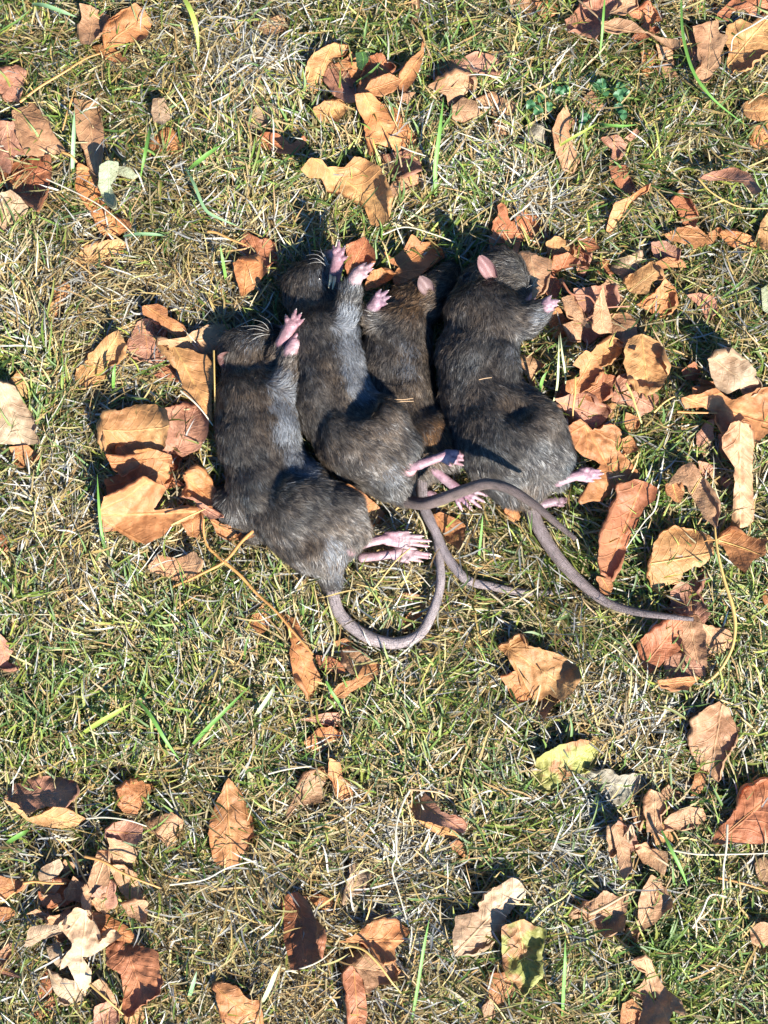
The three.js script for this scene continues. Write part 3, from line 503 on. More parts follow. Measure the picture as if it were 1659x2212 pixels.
  const normal = new Float32Array(n * 6); for (let i = 0; i < n * 3; i++) { normal[i] = nr[i]; normal[n * 3 + i] = -nr[i]; }
  const g = geo(pos, idx, { color: [...col, ...col], uv: [...uv, ...uv], normals: false }); g.setAttribute('normal', new THREE.BufferAttribute(normal, 3));
  // stretches of the edge that have dried into a curl: the sheet goes on round and back over itself
  const rims = [], bn = poly.length;
  for (let c = 0; c < (o.curls ?? 2); c++) {
    const len = Math.floor(bn * rr(0.14, 0.3)), start = Math.floor(rr(0, bn)), R = rr(1.3, 3.4) * Math.min(1, K * 1.1), turn = rr(1.6, 3.6), sgn = rnd() < 0.8 ? 1 : -1, rp = [], ri = [], rc = [], ru = [], st = 7;
    for (let i = 0; i <= len; i++) {
      const a = poly[(start + i) % bn], p0 = poly[(start + i - 2 + bn) % bn], p1 = poly[(start + i + 2) % bn], dx = p1[0] - p0[0], dy = p1[1] - p0[1], dl = Math.hypot(dx, dy) || 1; let ox = dy / dl, oy = -dx / dl; if (inside(poly, a[0] + ox * 2, a[1] + oy * 2)) { ox = -ox; oy = -oy; }
      const h0 = height(a[0], a[1]), slope = clamp((h0 - height(a[0] - ox * 4, a[1] - oy * 4)) / (4 * UNIT), -1, 1), w = Math.pow(Math.max(0, Math.sin((Math.PI * i) / Math.max(1, len))), 0.6) * R * (1 + 0.35 * noise2(i * 0.21, c * 5, o.seed + 70)), phi0 = Math.atan(slope);
      let x = 0, y = 0;
      for (let k = 0; k <= st; k++) { const p = at(a[0] + (ox * x) / UNIT, a[1] + (oy * x) / UNIT, Math.max(2, h0 + y)); rp.push(p.x, p.y, p.z); const q = 1 + 0.12 * noise2(i * 0.15, k * 0.4, o.seed + 71); rc.push(q, q, q); ru.push(0.3 + i * 0.006, 0.2 + (k * w * 0.5) / 40); const ph = phi0 + sgn * (turn * (k + 0.5)) / st; x += Math.cos(ph) * (w * turn) / st; y += Math.sin(ph) * (w * turn) / st; if (i < len && k < st) { const m = i * (st + 1) + k; ri.push(m, m + st + 1, m + 1, m + 1, m + st + 1, m + st + 2); } }
    }
    rims.push(geo(rp, ri, { color: rc, uv: ru }));
  }
  // midrib: a thin raised cord along the blade's axis, as far as the outline goes
  const rib = []; for (let t = -0.98; t <= 0.98; t += 0.07) { const bow = o.bow * (1 - t * t), x = cx + ca * L * t - sa * bow, y = cy + sa * L * t + ca * bow; if (inside(poly, x, y)) rib.push(at(x, y, height(x, y) + 0.05)); else if (rib.length > 2) break; else rib.length = 0; }
  return { g: rims.length ? mergeGeometries([g, ...rims]) : g, top, tris, rib, cx, cy };
}
function liftOver(outline) { // how high other leaves already lie under this outline (mm)
  const hs = []; let x0 = 1e9, x1 = -1e9, y0 = 1e9, y1 = -1e9; for (const [x, y] of outline) { x0 = Math.min(x0, x); x1 = Math.max(x1, x); y0 = Math.min(y0, y); y1 = Math.max(y1, y); }
  let total = 0; for (let i = 0; i <= 14; i++) for (let j = 0; j <= 14; j++) { const x = mix(x0, x1, i / 14), y = mix(y0, y1, j / 14); if (!inside(outline, x, y)) continue; total++; const p = at(x, y, 14), k = hmIndex(p.x, p.z); if (k >= 0 && HM.leaf[k] > 0) hs.push(HM.leaf[k] * 1000); }
  if (!hs.length) return 0; hs.sort((a, b) => a - b); return clamp(hs[Math.floor(hs.length * 0.85)] - 10, 0, 13) * Math.min(1, (hs.length / Math.max(1, total)) * 3);
}
const STALK_LINES = [];
function leaf(line) {
  const [tile, tone, opts, label, ...polys] = line.split(';').map((s) => s.trim());
  const o = { h: 0, s: rr(-0.38, 0.06), q: rr(-0.25, 0.25), c: rr(-6, 8), b: rr(-5, 6), w: rr(-5, 5), f: 0, e: rr(-3, 12), a: rr(1.0, 1.7), seed: Math.floor(rr(0, 900)) };
  for (const m of opts.matchAll(/([a-z]+)(-?[0-9.]+)/g)) { if (m[1] === 'ax') o.axis = Number(m[2]); else o[m[1]] = Number(m[2]); }
  const root = new THREE.Group(), kind = /l/.test(opts.replace(/[a-z]+-?[0-9.]+/g, '')) ? 'palm' : 'feather', name = 'dry_leaf';
  root.name = numbered(tone === 'v' ? 'green_leaf' : name); tag(root, label, 'leaf', 'fallen leaves on the lawn');
  o.patchy = tone === 'y'; const mat = leafMat(tone, kind, Math.floor(rnd() * 3)); let first = null;
  for (const text of polys) {
    const n = text.match(/-?[0-9.]+/g).map(Number), out = []; for (let i = 0; i + 1 < n.length; i += 2) out.push([tileX(tile, n[i]), tileY(tile, n[i + 1])]);
    let ax = 0, ay = 0; for (const p of out) { ax += p[0] / out.length; ay += p[1] / out.length; }
    const base = 14 + liftOver(out), b = leafBlade(out, { ...o, h: o.h + (first ? 2.5 : 0), seed: o.seed + (first ? 31 : 0), axis: first ? undefined : o.axis, s: first ? o.s * 0.3 + rr(-0.3, 0.3) : o.s }, base);
    const m = shadows(new THREE.Mesh(b.g, mat)); m.name = 'blade'; root.add(m); stampTriangles(b.top, b.tris, true);
    if (b.rib.length > 3 && rnd() < 0.7) { const r = shadows(new THREE.Mesh(tube(b.rib.filter((_, i) => i % 2 === 0 || i === b.rib.length - 1), [0.34 * MM, 0.22 * MM, 0.08 * MM], { seg: 5, per: 3, flat: 0.6 }), stalkMat(tone === 'v' ? 'v' : 'ylk'.includes(tone) ? 'y' : 'wt'.includes(tone) ? 't' : 'orp'.includes(tone) ? 'o' : 'g'))); r.name = 'midrib'; root.add(r); }
    first ??= b;
  }
  scene.add(root);
}
const LEAVES = `
00;p;s.35;dark strip of leaf between two tan leaves at the top left;660,100 730,105 790,130 740,180 680,200 650,180
00;t;s-.1 c5;greyish brown pointed leaf near the top left corner;520,30 570,35 640,70 700,100 690,150 650,215 590,270 540,275 525,180 530,110
00;o;s-.2;broad tan orange leaf near the top left corner, folded at its tip;690,180 800,90 870,30 940,80 975,150 940,240 840,270 760,300 690,310
00;o;h-3;small orange leaf scrap below the broad tan leaf, top left;600,310 680,290 760,330 820,390 740,400 650,350
00;p;s-.1;pinkish leaf cut by the left edge above the brown curled cluster;20,450 100,430 165,470 150,560 120,650 60,640 30,590 -40,560 -40,450
00;r;h-2 s.3;dark red orange leaf under the tan curled leaf at the left edge;0,1110 90,1060 240,1010 320,1010 330,1120 300,1240 240,1350 130,1270 60,1220 0,1200
00;p;l h2;pinkish tan lobed leaf at the left edge with a shaded hollow;-30,810 80,800 120,900 180,1000 100,1000 60,1110 -30,1080
00;t;l h5 c8;tan brown leaf with a curled lobe at the left edge, stalk to the right;90,720 200,690 290,780 340,860 410,980 300,1000 180,1000 120,900 90,800
00;w;s-.2;cream white leaf cut by the left edge below the red orange one;-40,1290 60,1240 140,1290 190,1360 160,1420 80,1450 20,1500 -40,1510
00;t;s.15 ax80 c6;upright brown leaf standing beside a blue green blade, upper left;490,650 600,650 650,690 660,780 670,900 660,1000 640,1120 590,1090 540,960 500,870 490,760
00;o;ax60 c6;long folded orange brown leaf running down beside the pale green leaf;510,1070 580,1100 650,1200 670,1300 720,1400 830,1430 845,1470 790,1510 720,1550 650,1500 590,1370 510,1250 490,1200
00;l;h6 c4;pale green crumpled leaf in the upper left grass;650,1080 700,1045 760,1055 760,1130 720,1200 740,1260 735,1330 700,1310 660,1260 640,1190;770,1080 830,1090 890,1140 860,1160 790,1140 760,1110
00;w;h6 c-9;small cream coloured curled leaf standing out in the upper left grass;1000,650 1060,640 1090,700 1100,770 1060,800 1000,780 985,720
00;o;h-4;orange leaf half hidden in grass below the small cream leaf;970,920 1060,840 1110,830 1150,900 1190,960 1170,1030 1100,1010 1030,970 980,1000
00;g;h-2;golden leaf with grass growing over it, left of the row of rats;690,1560 780,1555 840,1590 800,1640 720,1660 700,1720 600,1740 500,1760 470,1720 520,1640 580,1600
00;o;h-3 ax115;narrow orange leaf sunk in grass left of the rats;350,1870 430,1830 450,1880 400,1960 370,2040 330,2090 310,2080 330,1960
00;p;s-.1;pinkish oval leaf left of the leftmost rat's head;850,2180 900,2090 1010,2065 1060,2130 1040,2220 1070,2330 1010,2350 930,2340 850,2290 820,2240
00;o;h6;curled orange leaf lying over the pinkish oval leaf;930,1990 1020,1975 1080,2010 1090,2050 1180,2120 1180,2180 1090,2150 1040,2100 1000,2070 940,2040
00;r;h3 ax70;orange red curled leaf with a long stalk above the leftmost rat;1590,1500 1640,1530 1700,1560 1770,1590 1765,1680 1730,1720 1690,1690 1640,1710 1580,1660 1555,1600
00;o;h5 s-.2;small heart shaped orange leaf pointing down above the leftmost rat;1515,1710 1560,1690 1650,1700 1720,1760 1650,1860 1570,1910 1545,1850 1525,1780
00;w;h-1;pale tan leaf left of the spotted orange leaf, upper middle;1580,800 1610,740 1670,690 1720,680 1800,700 1790,780 1700,810 1620,825
10;t;h-3;tan leaf sunk in grass at the top, left of centre;-10,150 60,130 150,110 210,160 180,210 90,220 0,200
10;t;ax90;narrow tan leaf at the top edge near the middle;1010,-20 1060,-20 1060,60 1040,120 1010,150 1015,80
10;p;s.1;pinkish brown leaf under the yellow curved leaf, upper middle;450,430 520,410 590,460 610,560 640,650 590,660 520,620 470,560 440,500
10;g;h5 c-6 ax115;golden leaf curved like a banana in the upper middle grass;330,440 350,380 420,320 500,285 580,300 560,350 490,370 450,430 430,520 390,600 330,590 315,520
10;g;h-1;golden orange leaf left of the spotted orange leaf;380,700 450,655 540,650 590,690 560,750 510,800 430,780 390,740
10;p;h-2 s.3;dark shaded leaf in the hollow below the spotted orange leaf;740,1010 840,1000 980,980 1050,1030 1060,1100 960,1140 850,1120 780,1060
10;r;h2 s.3;rust coloured bent leaf above the spotted orange leaf;700,470 740,380 810,350 850,400 880,460 820,500 760,520 690,600 660,580
10;o;h1;orange leaf under crossing straws, above the spotted orange leaf;700,600 760,520 860,480 930,520 900,580 800,610
10;o;h6 ax125 s-.4;narrow bright orange leaf standing on edge in the upper middle;930,480 980,400 1060,330 1080,270 1085,350 1060,440 1010,540 960,590 930,570
10;p;h3 s.25 ax-8;long pinkish brown leaf with a shaded left half, upper middle right;1130,480 1200,400 1330,380 1430,340 1540,370 1585,430 1540,480 1430,470 1300,470 1180,500
10;t;h1;tan leaf hanging below the long pinkish brown leaf;1130,560 1200,510 1290,460 1400,500 1390,570 1330,640 1310,690 1250,680 1230,620;1280,690 1340,640 1420,660 1450,740 1340,780 1290,750
10;o;s-.15 c-5 ax55;large orange leaf spotted with brown, upper middle;650,620 740,610 810,670 900,700 960,770 1010,860 1005,940 950,1010 880,960 790,930 740,980 720,890 700,780 660,700
10;t;h-2;tan scrap beside the right end of the large golden leaf;900,1180 960,1150 1060,1130 1070,1180 990,1210 940,1250 900,1270 870,1220
10;g;h5 s-.25 c4 ax35;large golden leaf with wavy edges above the rats;300,1100 360,1030 430,1040 470,1080 570,1080 640,1020 720,1040 800,1090 850,1180 875,1270 870,1350 850,1420 780,1460 740,1440 720,1340 640,1280 560,1240 480,1230 430,1160 350,1150
10;r;h1 c9 ax5;rust orange boat shaped leaf left of the large golden leaf;20,900 60,860 140,870 220,930 300,890 310,930 250,990 160,990 80,970 10,950
10;r;h6 c5;orange leaf propped above the second rat's raised paw;590,1590 650,1560 700,1550 760,1620 770,1690 730,1720 650,1740 610,1780 580,1730 590,1660
10;o;h2;bright orange leaf just above the third rat's shoulder;710,1850 740,1770 830,1740 900,1770 870,1810 800,1850 720,1880
10;o;l h6 c8;orange lobed leaf with raised ragged edges above the third rat;840,1640 890,1670 960,1610 1010,1530 1060,1560 1130,1590 1180,1660 1130,1720 1080,1760 1000,1830 910,1860 890,1790 920,1730 870,1700
10;t;h-2;brown leaf half hidden between the pinkish leaf and the clover;1440,640 1540,600 1600,640 1680,670 1660,730 1560,760 1480,700
10;t;h-2;small tan scrap below the brown half hidden leaf near the clover;1540,790 1600,780 1640,830 1620,900 1570,850
20;t;h-2;pale tan leaf at the top edge, right of the middle;0,-10 140,-20 150,60 100,110 60,60 0,60
20;o;h-2;orange tan leaf scrap at the top edge beside the pale tan leaf;160,20 240,10 290,40 270,90 200,110 170,80
20;p;s.2;dark red brown leaf near the top right with an orange corner;460,20 560,-10 660,-20 700,30 620,110 590,170 540,240 450,220 380,190 350,130 400,90
20;t;h2;tan leaf tip at the top edge above the long tan leaf;640,80 700,10 790,-10 800,40 730,90
20;t;h6 ax15 c4;long narrow tan leaf sloping down at the top right;590,150 680,120 780,140 860,200 960,240 1080,260 1085,300 1030,310 960,270 880,220 780,210 680,210 610,190
20;p;s.35;dark shaded leaf behind the pale lobed leaf at the top right;1090,230 1180,190 1190,300 1220,370 1180,480 1150,400
20;t;l h5;pale tan twisted lobed leaf near the top right corner;1180,180 1250,150 1330,140 1340,210 1390,240 1360,330 1350,400 1300,470 1250,520 1195,500 1230,430 1230,370 1200,300
20;g;h4 s-.1;big tan leaf cut by the right edge near the top;1400,180 1480,130 1560,150 1659,100 1700,180 1690,300 1600,370 1530,430 1440,440 1410,480 1395,400 1410,320 1380,270
20;r;h3;reddish orange leaf in the top right corner;1340,90 1420,10 1520,-20 1659,-20 1659,60 1560,100 1500,60 1430,80 1400,130
20;o;h-2;orange leaf under the golden one at the upper right edge;1540,830 1610,810 1700,800 1700,960 1620,940 1570,890
20;g;h3;golden leaf cut by the right edge, a green blade crossing it;1490,690 1560,640 1659,630 1700,720 1659,780 1590,780 1520,750
20;t;h-1;small brown leaf scrap between the clover sprigs;470,640 520,600 560,640 610,700 560,720 500,690
20;t;h2 ax80;slender veined brown leaf standing below the clover;270,860 300,750 350,690 380,750 420,780 370,850 400,960 430,1030 390,1100 330,1080 290,980
20;k;h0 a1.6;pale crumpled leaf left of the slender brown leaf;70,880 130,820 200,820 215,900 200,960 150,920 90,930
20;p;h2;pinkish orange leaf with a finger like tip, upper right;600,900 680,880 740,930 720,990 680,1040 640,1050 650,970;740,890 800,840 820,860 770,910
20;r;h1;red leaf scrap above the narrow curved orange leaf, right of centre;640,1080 730,1100 790,1220 740,1250 700,1220 650,1150
20;o;h6 ax125 c6;narrow curved orange leaf right of centre, like a hook;640,1390 680,1320 770,1270 880,1205 870,1240 780,1300 720,1390 680,1440 640,1510 620,1480
20;p;h14 s.5 c-4 ax12;dull purple brown leaf raised over dark shade, upper right;1230,1150 1330,1110 1440,1100 1540,1140 1610,1230 1560,1250 1490,1190 1380,1170 1290,1170
20;r;h0;rust coloured leaf beside the dark shade, upper right;1040,1300 1100,1230 1150,1280 1200,1390 1180,1460 1110,1440 1080,1370
20;o;h0;orange ragged leaf strip under straws, right of centre;1000,1520 1080,1480 1180,1460 1260,1520 1340,1500 1300,1570 1190,1600 1100,1570 1030,1560
20;o;h1;orange brown leaf reaching towards the right edge, above middle;1330,1510 1450,1500 1560,1540 1590,1600 1500,1610 1420,1590
20;g;h4;golden leaf cut by the right edge above the middle;1590,1540 1620,1440 1659,1390 1720,1450 1700,1600 1640,1610
20;r;h1;orange red lobed leaf above the rightmost rat's ear;-130,1540 -100,1450 -60,1350 0,1440 60,1380 150,1400 230,1460 250,1520 180,1590 120,1560 60,1560 30,1640 -60,1660 -130,1620
20;r;h-1;deep orange leaf underneath the tan leaf by the rightmost rat's nose;228,1825 295,1752 394,1727 424,1684 357,1647 277,1665 264,1751 320,1850 283,1924 228,1899
20;g;h3;tan gold leaf above right of the rightmost rat's head;230,1580 300,1540 370,1580 380,1640 300,1660 250,1700
20;t;h14 s-.1 c3 ax80;pale tan leaf tucked against the rightmost rat's snout;45,1650 110,1650 250,1690 235,1800 210,1870 130,1930 90,1830 70,1740
20;p;h-2;dark red brown leaf under the tan leaves right of the rats;418,1875 554,1856 664,1850 689,1961 615,1998 529,1973 455,2022 418,1948
20;o;h0;orange leaf below the rightmost rat's raised front paw;230,2030 300,2000 350,2080 330,2200 270,2180
20;t;h1;small tan leaf right of the rightmost rat's front paw;340,2110 420,2080 450,2130 440,2200 380,2190
20;t;h6 c-7 ax50;rolled brown leaf lying slantwise right of the rats;330,1940 390,1920 430,2000 500,2110 480,2120 420,2070 370,2040
20;t;h3 ax85;upright tan orange leaf with a stalk at its tip, right of the rats;520,2090 540,1980 590,1870 610,1960 640,2070 640,2150 570,2160 525,2130
20;o;h0;orange leaf under the golden pair at the right;820,1970 910,1910 990,1820 1050,1870 1060,1960 1000,2030 950,2050 870,2000
20;o;h4;orange leaf end right of the golden leaf with a hole;940,1700 1010,1670 1100,1690 1120,1730 1030,1730 970,1740
20;w;h3;pale leaf with a small hole, above the golden leaf at right;700,1680 810,1650 815,1720 790,1770 720,1800 650,1740
20;g;h6;golden curled leaf just below the pale holed one;740,1830 820,1750 910,1700 960,1740 970,1790 910,1830 870,1900 780,1890
20;t;h4;greyish tan oval leaf touching the large pale oval leaf;650,2060 740,2040 800,2090 810,2190 790,2260 720,2240 660,2170
20;g;h2;small golden leaf scrap above the curled scoop shaped leaf;510,2293 578,2219 652,2182 713,2231 701,2293 640,2354 578,2367 529,2330
20;p;h1;pinkish brown leaf behind the golden leaf with orange end;910,1579 984,1567 1082,1616 1070,1678 984,1690 923,1653
21;o;h0;small orange brown scrap below the pale oval leaf;745,469 818,498 803,572 759,586 730,528
21;r;h0;rust coloured crumpled leaf behind the wrinkled rolled leaf;1354,616 1479,601 1553,674 1435,777 1362,748
20;p;h0;ragged orange pink leaf alone in grass near the right edge;1150,1920 1220,1900 1310,1930 1320,2010 1270,2060 1220,1990
20;l;h5;whitish green leaf cut by the right edge above the rolled leaf;1620,1880 1659,1850 1700,1900 1680,2030 1630,2000
21;p;h1;pinkish brown leaf under the large pale oval leaf;690,260 760,230 780,330 930,340 960,380 890,450 830,480 780,420 690,400 650,380
21;g;h7 c3 ax85 s-.1;large pale golden oval leaf right of the rats;730,60 760,-10 850,-40 950,10 1000,100 1005,200 970,290 900,330 820,300 760,240 730,150
21;t;h2;triangular tan leaf beside the rightmost rat's waist;45,90 120,100 200,150 150,200 140,270 90,220 50,160
21;p;l h1;pink orange lobed leaf beside the rightmost rat's hip;300,380 420,340 530,380 630,450 590,520 530,555 450,510 380,520 340,440
21;r;h5;orange red leaf between the curled leaf and the pink lobed leaf;480,260 560,210 655,240 640,330 560,400 500,380 420,350
21;o;h9 c9;curled orange leaf forming a scoop right of the rats;400,150 480,70 540,110 580,190 540,260 480,300 420,340 360,320 360,260 430,230 440,180
21;o;l h5 c6 s-.15;big orange lobed leaf touching the rightmost rat's hind foot;365,560 440,520 520,580 590,560 640,540 700,590 720,650 700,720 760,780 850,890 760,900 690,930 590,1010 470,1020 500,930 550,830 570,790 450,730 380,650
21;o;h4;orange leaf point beside the big lobed leaf near the hind foot;720,640 760,620 810,690 800,710 730,725
21;r;h7 c12 ax112 s-.15 e2;tall reddish orange boat shaped leaf right of the tails;700,940 800,900 880,920 935,965 920,1030 860,1080 810,1170 770,1250 740,1350 700,1470 650,1530 580,1500 560,1400 590,1250 650,1130 690,1030
21;o;h-1;small orange leaf piece touching the long straight tail;560,1530 640,1550 650,1600 620,1650 580,1610
21;o;h-2;orange leaf scrap between the crossing tails;-20,1030 40,1060 50,1130 10,1160 -40,1110
21;p;h-1;pale pink leaf crumbs below the rolled wrinkled leaf;1210,780 1290,800 1350,870 1420,910 1380,940 1290,880 1230,850
21;p;h4;pink leaf lobe cut by the right edge beside the rolled leaf;1580,400 1659,310 1720,350 1700,450
21;o;l h2 c5;ragged pale orange fan shaped leaf at the right edge;1110,370 1220,340 1320,310 1420,380 1540,340 1659,320 1700,420 1680,560 1590,650 1540,560 1490,520 1430,600 1370,610 1330,480 1240,430 1130,430
21;w;h9 c5 s-.2;pale rolled leaf with a dark hollow at the right edge;1280,120 1330,70 1420,50 1500,110 1570,180 1595,280 1560,330 1480,300 1400,330 1330,300 1290,200
21;t;h4 c-11 ax88 a2.2;wrinkled brown rolled leaf hanging below the fan shaped leaf;1370,620 1450,530 1530,560 1560,700 1550,860 1560,1000 1560,1150 1500,1200 1420,1200 1430,1100 1440,950 1440,820 1370,700
21;p;h2;pinkish red small leaf left of the wrinkled rolled leaf;1200,600 1260,540 1300,530 1300,640 1260,700 1240,740 1200,670
21;r;h0;tiny red brown leaf scrap near the rolled leaf;1110,190 1180,140 1220,190 1180,240 1130,240
21;p;h0 s.35;dark purple brown leaf under the tip of the longest tail;1040,1620 1090,1560 1150,1560 1240,1480 1260,1500 1220,1600 1210,1650 1280,1760 1240,1820 1150,1770 1040,1720
21;t;l h-1;peach coloured leaf beneath the brown folded leaf, lower right;1250,1850 1400,1880 1430,1960 1330,2040 1260,2010
21;p;h0 s.3;dark folded leaf base below the brown leaf at lower right;1020,2040 1130,2050 1240,2090 1240,2160 1150,2170 1010,2190
21;r;h4 s-.15;red orange leaf just below the tip of the longest tail;820,1960 900,1880 1010,1810 1090,1800 1100,1900 1080,2000 1000,2060 900,2140 840,2080
21;t;h6 s.2 ax80;brown folded leaf half beside the red orange leaf;1090,1810 1200,1790 1250,1900 1255,2090 1180,2050 1120,1980 1090,1900
21;o;h0;thin orange leaf edge above a bare patch of lower right grass;960,2200 1100,2180 1220,2170 1130,2250 980,2240
21;o;h-1;orange leaf half hidden under the golden leaf, lower middle;-60,2180 20,2150 70,2230 120,2310 40,2330 0,2290
21;t;h-2 s.7;dark downward tip of the golden leaf, lower middle;130,2340 240,2290 310,2310 250,2380 210,2440 170,2400
21;g;l h7 s-.2 c-6;golden lobed leaf arched over the grass, lower middle;-70,1990 0,1960 60,1930 110,1990 200,2000 320,2040 420,2110 445,2180 400,2260 330,2330 240,2290 130,2340 60,2220 40,2160 -20,2060
21;o;h1;orange leaf cut by the right edge in the lower half;1620,1640 1659,1600 1720,1680 1700,1760 1640,1700
11;o;h-1;orange leaf in the gap between the first and second rats;520,950 600,930 690,980 750,1030 820,1110 790,1170 740,1195 690,1150 650,1060 590,1020
11;o;h0;orange leaf right of the looped tail's thin end;1130,1130 1200,1110 1290,1150 1350,1200 1340,1290 1310,1340 1240,1290 1200,1210 1150,1160
11;o;h0;small orange leaf left of the looped tail's base;0,1760 40,1720 90,1790 80,1860 20,1890 -30,1830
11;o;h3 c5 ax66;long orange leaf pointing down left of the looped tail;160,1760 260,1810 330,1960 370,2060 420,2200 380,2240 330,2290 250,2180 220,2030 230,1960 200,1860
11;r;h0;reddish leaf scrap below the looped tail;400,2040 480,2050 560,2100 570,2150 500,2140 430,2110
11;t;h1 s.35;brown shaded leaf below the looped tail;570,2010 700,2020 740,2080 700,2150 620,2150 570,2090
11;o;h3;orange tan leaf point below the brown shaded leaf;500,2300 580,2210 640,2190 700,2110 790,2100 780,2160 700,2230 620,2270 570,2310
11;o;h-3;narrow orange leaf inside the loop of the tail;950,1830 1000,1760 1060,1700 1090,1720 1050,1800 960,1880
11;t;h-3;dull brown leaf inside the loop of the tail;900,1660 980,1630 1060,1650 1050,1680 960,1690
11;o;h-2;tiny orange scrap just under the looped tail's left bend;510,1950 570,1930 620,1950 600,1990 540,1980
01;g;h1;golden tan leaf with grass shadows, left of the leftmost rat;490,250 500,180 560,150 620,50 680,-20 760,-60 810,30 800,100 700,160 680,240 590,290 530,280
01;r;h-2;small red brown leaf under the long golden leaf;1010,220 1070,160 1140,180 1170,260 1100,250
01;p;h4 c9 s.1;reddish brown cupped leaf beside the veined orange leaf;1080,440 1180,420 1290,440 1350,500 1340,600 1290,690 1190,740 1130,700 1060,700 1080,560
01;t;h5;tan leaf touching the leftmost rat's head;1060,0 1200,-30 1330,-100 1420,-110 1480,-100 1420,0 1370,60 1350,110 1250,60
01;g;h9 c5 ax62;long golden leaf hugging the leftmost rat's back;1040,10 1130,40 1220,50 1320,100 1370,200 1370,320 1370,450 1370,510 1290,430 1210,360 1180,300 1160,200 1110,120
01;o;h0 s.1;orange leaf with a dark cast shadow under the veined orange leaf;690,900 830,840 980,770 1085,780 1080,900 1010,950 930,890 840,950 720,1000
01;o;h4;orange leaf strip just below the veined orange leaf;700,740 820,745 1000,710 1100,740 1100,790 1000,760 900,800 800,850 730,810
01;g;h8 f-3 ax-4 s-.2;broad orange leaf with clear veins left of the leftmost rat;670,520 690,470 760,450 900,415 1010,415 1080,450 1085,560 1060,680 1020,720 920,735 800,735 700,700 670,640
01;o;l h1 c8;large brown orange leaf in deep shade, left of the leftmost rat's hip;680,1010 790,960 930,890 1060,960 1000,1090 1100,1085 1250,1105 1110,1195 1050,1255 940,1305 860,1285 760,1230 665,1220 660,1070
01;o;h3 c5 ax40;ragged orange leaf touching the leftmost rat's hip;1200,870 1270,850 1330,900 1400,960 1450,1040 1460,1090 1420,1120 1330,1060 1260,1020 1190,1000 1220,940
01;p;h-1;dark edge of leaf under the ragged leaf at the first rat's hip;1180,1010 1260,1020 1430,1130 1350,1140 1260,1040
01;o;h1;small oval orange leaf below the ragged leaf at the first rat's hip;1190,1170 1250,1110 1310,1110 1320,1200 1300,1270 1230,1260 1200,1220
01;o;h0;torn orange leaf under the leftmost rat's hip;1360,1140 1450,1190 1540,1210 1560,1270 1480,1280 1410,1240;1540,1270 1600,1200 1659,1190 1640,1260 1570,1290
01;t;h0;tan leaf with a shaded top half below the leaf cluster, left;970,1450 1030,1390 1150,1410 1250,1370 1290,1430 1260,1520 1210,1560 1130,1540 1050,1500 980,1490
01;o;h-1;orange leaf scrap at the bottom of the cream leaf, left edge;70,690 170,680 240,740 190,800 130,810 90,750
01;g;h1;golden leaf lobe above the cream leaf at the left edge;40,290 120,200 160,280 190,370 140,350
01;w;h4 s-.2;large cream leaf cut by the left edge at middle height;-40,290 40,280 120,340 170,430 210,560 240,650 180,670 90,670 0,660 -40,660
01;r;h0;tiny rust leaf at the left edge below the cream leaf;-40,1260 40,1260 40,1330 0,1360 -40,1350
01;p;h3;pale pink leaf cut by the left edge in the lower half;-40,1880 30,1930 80,2000 50,2070 100,2120 20,2110 -40,2100
02;p;h6 s.6 c2;dark purple brown leaf turned from the sun, lower left;60,690 130,650 250,610 380,615 480,660 490,720 420,800 300,800 180,840 110,800 40,750
02;g;h4 s-.4 ax12;golden leaf with wavy edge just below the dark purple brown leaf;40,770 110,790 190,870 270,850 350,810 450,830 540,880 480,930 380,940 290,930 200,900 110,840
02;o;h2;orange tan leaf right of the dark purple brown leaf, lower left;770,700 860,650 980,660 1000,690 940,750 900,820 880,860 800,830 780,770
02;t;h1;tan leaf crossed by grass shadows left of the orange oval leaf;950,910 1020,870 1110,850 1180,900 1170,980 1130,1060 1090,1080 1050,1000 1010,960
02;t;h1;tan lower half of a folded leaf, lower left cluster;700,1010 760,1020 860,1070 890,1110 860,1180 810,1200 750,1150 720,1080
02;p;h5 s.25;brown hooded leaf at the top of the lower left cluster;690,950 740,910 850,895 920,930 920,990 880,1040 780,1020 700,990
02;o;h2 ax86 c-3 s-.05;neat orange oval leaf lying alone, lower left;1480,630 1530,680 1580,760 1610,860 1620,960 1590,1070 1540,1170 1480,1190 1400,1170 1370,1080 1355,970 1370,870 1400,780 1440,700
02;w;h-1;pale leaf with a brown base beside an orange leaf, left edge cluster;255,1240 290,1190 380,1150 405,1200 370,1260 390,1310 350,1370 290,1370 270,1300
02;o;h2;orange leaf pointing right from the left edge, low down;-40,1250 60,1270 150,1290 160,1310 60,1380 -40,1410
02;o;h0;small orange scrap at the left edge under the pointing leaf;-20,1460 60,1460 110,1490 30,1540 -30,1530
02;p;h-1;dark shaded leaf between the lobes of the lower left cluster;600,1380 700,1290 740,1320 730,1430 690,1450 660,1400
02;t;h1;tan speckled leaf slanting down through the lower left cluster;720,1200 800,1190 880,1240 900,1310 940,1400 900,1430 840,1410 780,1340;810,1440 880,1410 950,1430 940,1550 880,1530 830,1500
02;t;l h5 ax110;tan narrow lobed leaf standing above the pale star shaped leaf;640,1110 700,1100 710,1200 700,1290 650,1350 600,1360 590,1480 590,1530 540,1460 530,1390 570,1290 600,1200
02;r;h-2;red brown leaf at the lower end of the lower left cluster;220,2150 270,2100 370,2000 350,2080 290,2160 230,2180;250,1990 300,1850 330,1900 330,2000 260,2050
02;o;h1 s.2;brown orange leaf behind the pinkish red leaf, lower left;560,1500 700,1510 830,1590 900,1670 960,1740 850,1690 720,1650 620,1620
02;w;l h4;pale curled lobes at the foot of the star shaped leaf;320,1870 400,1920 480,1940 530,2050 450,2070 390,2050 340,1960;310,1720 380,1690 400,1790 370,1830 320,1780
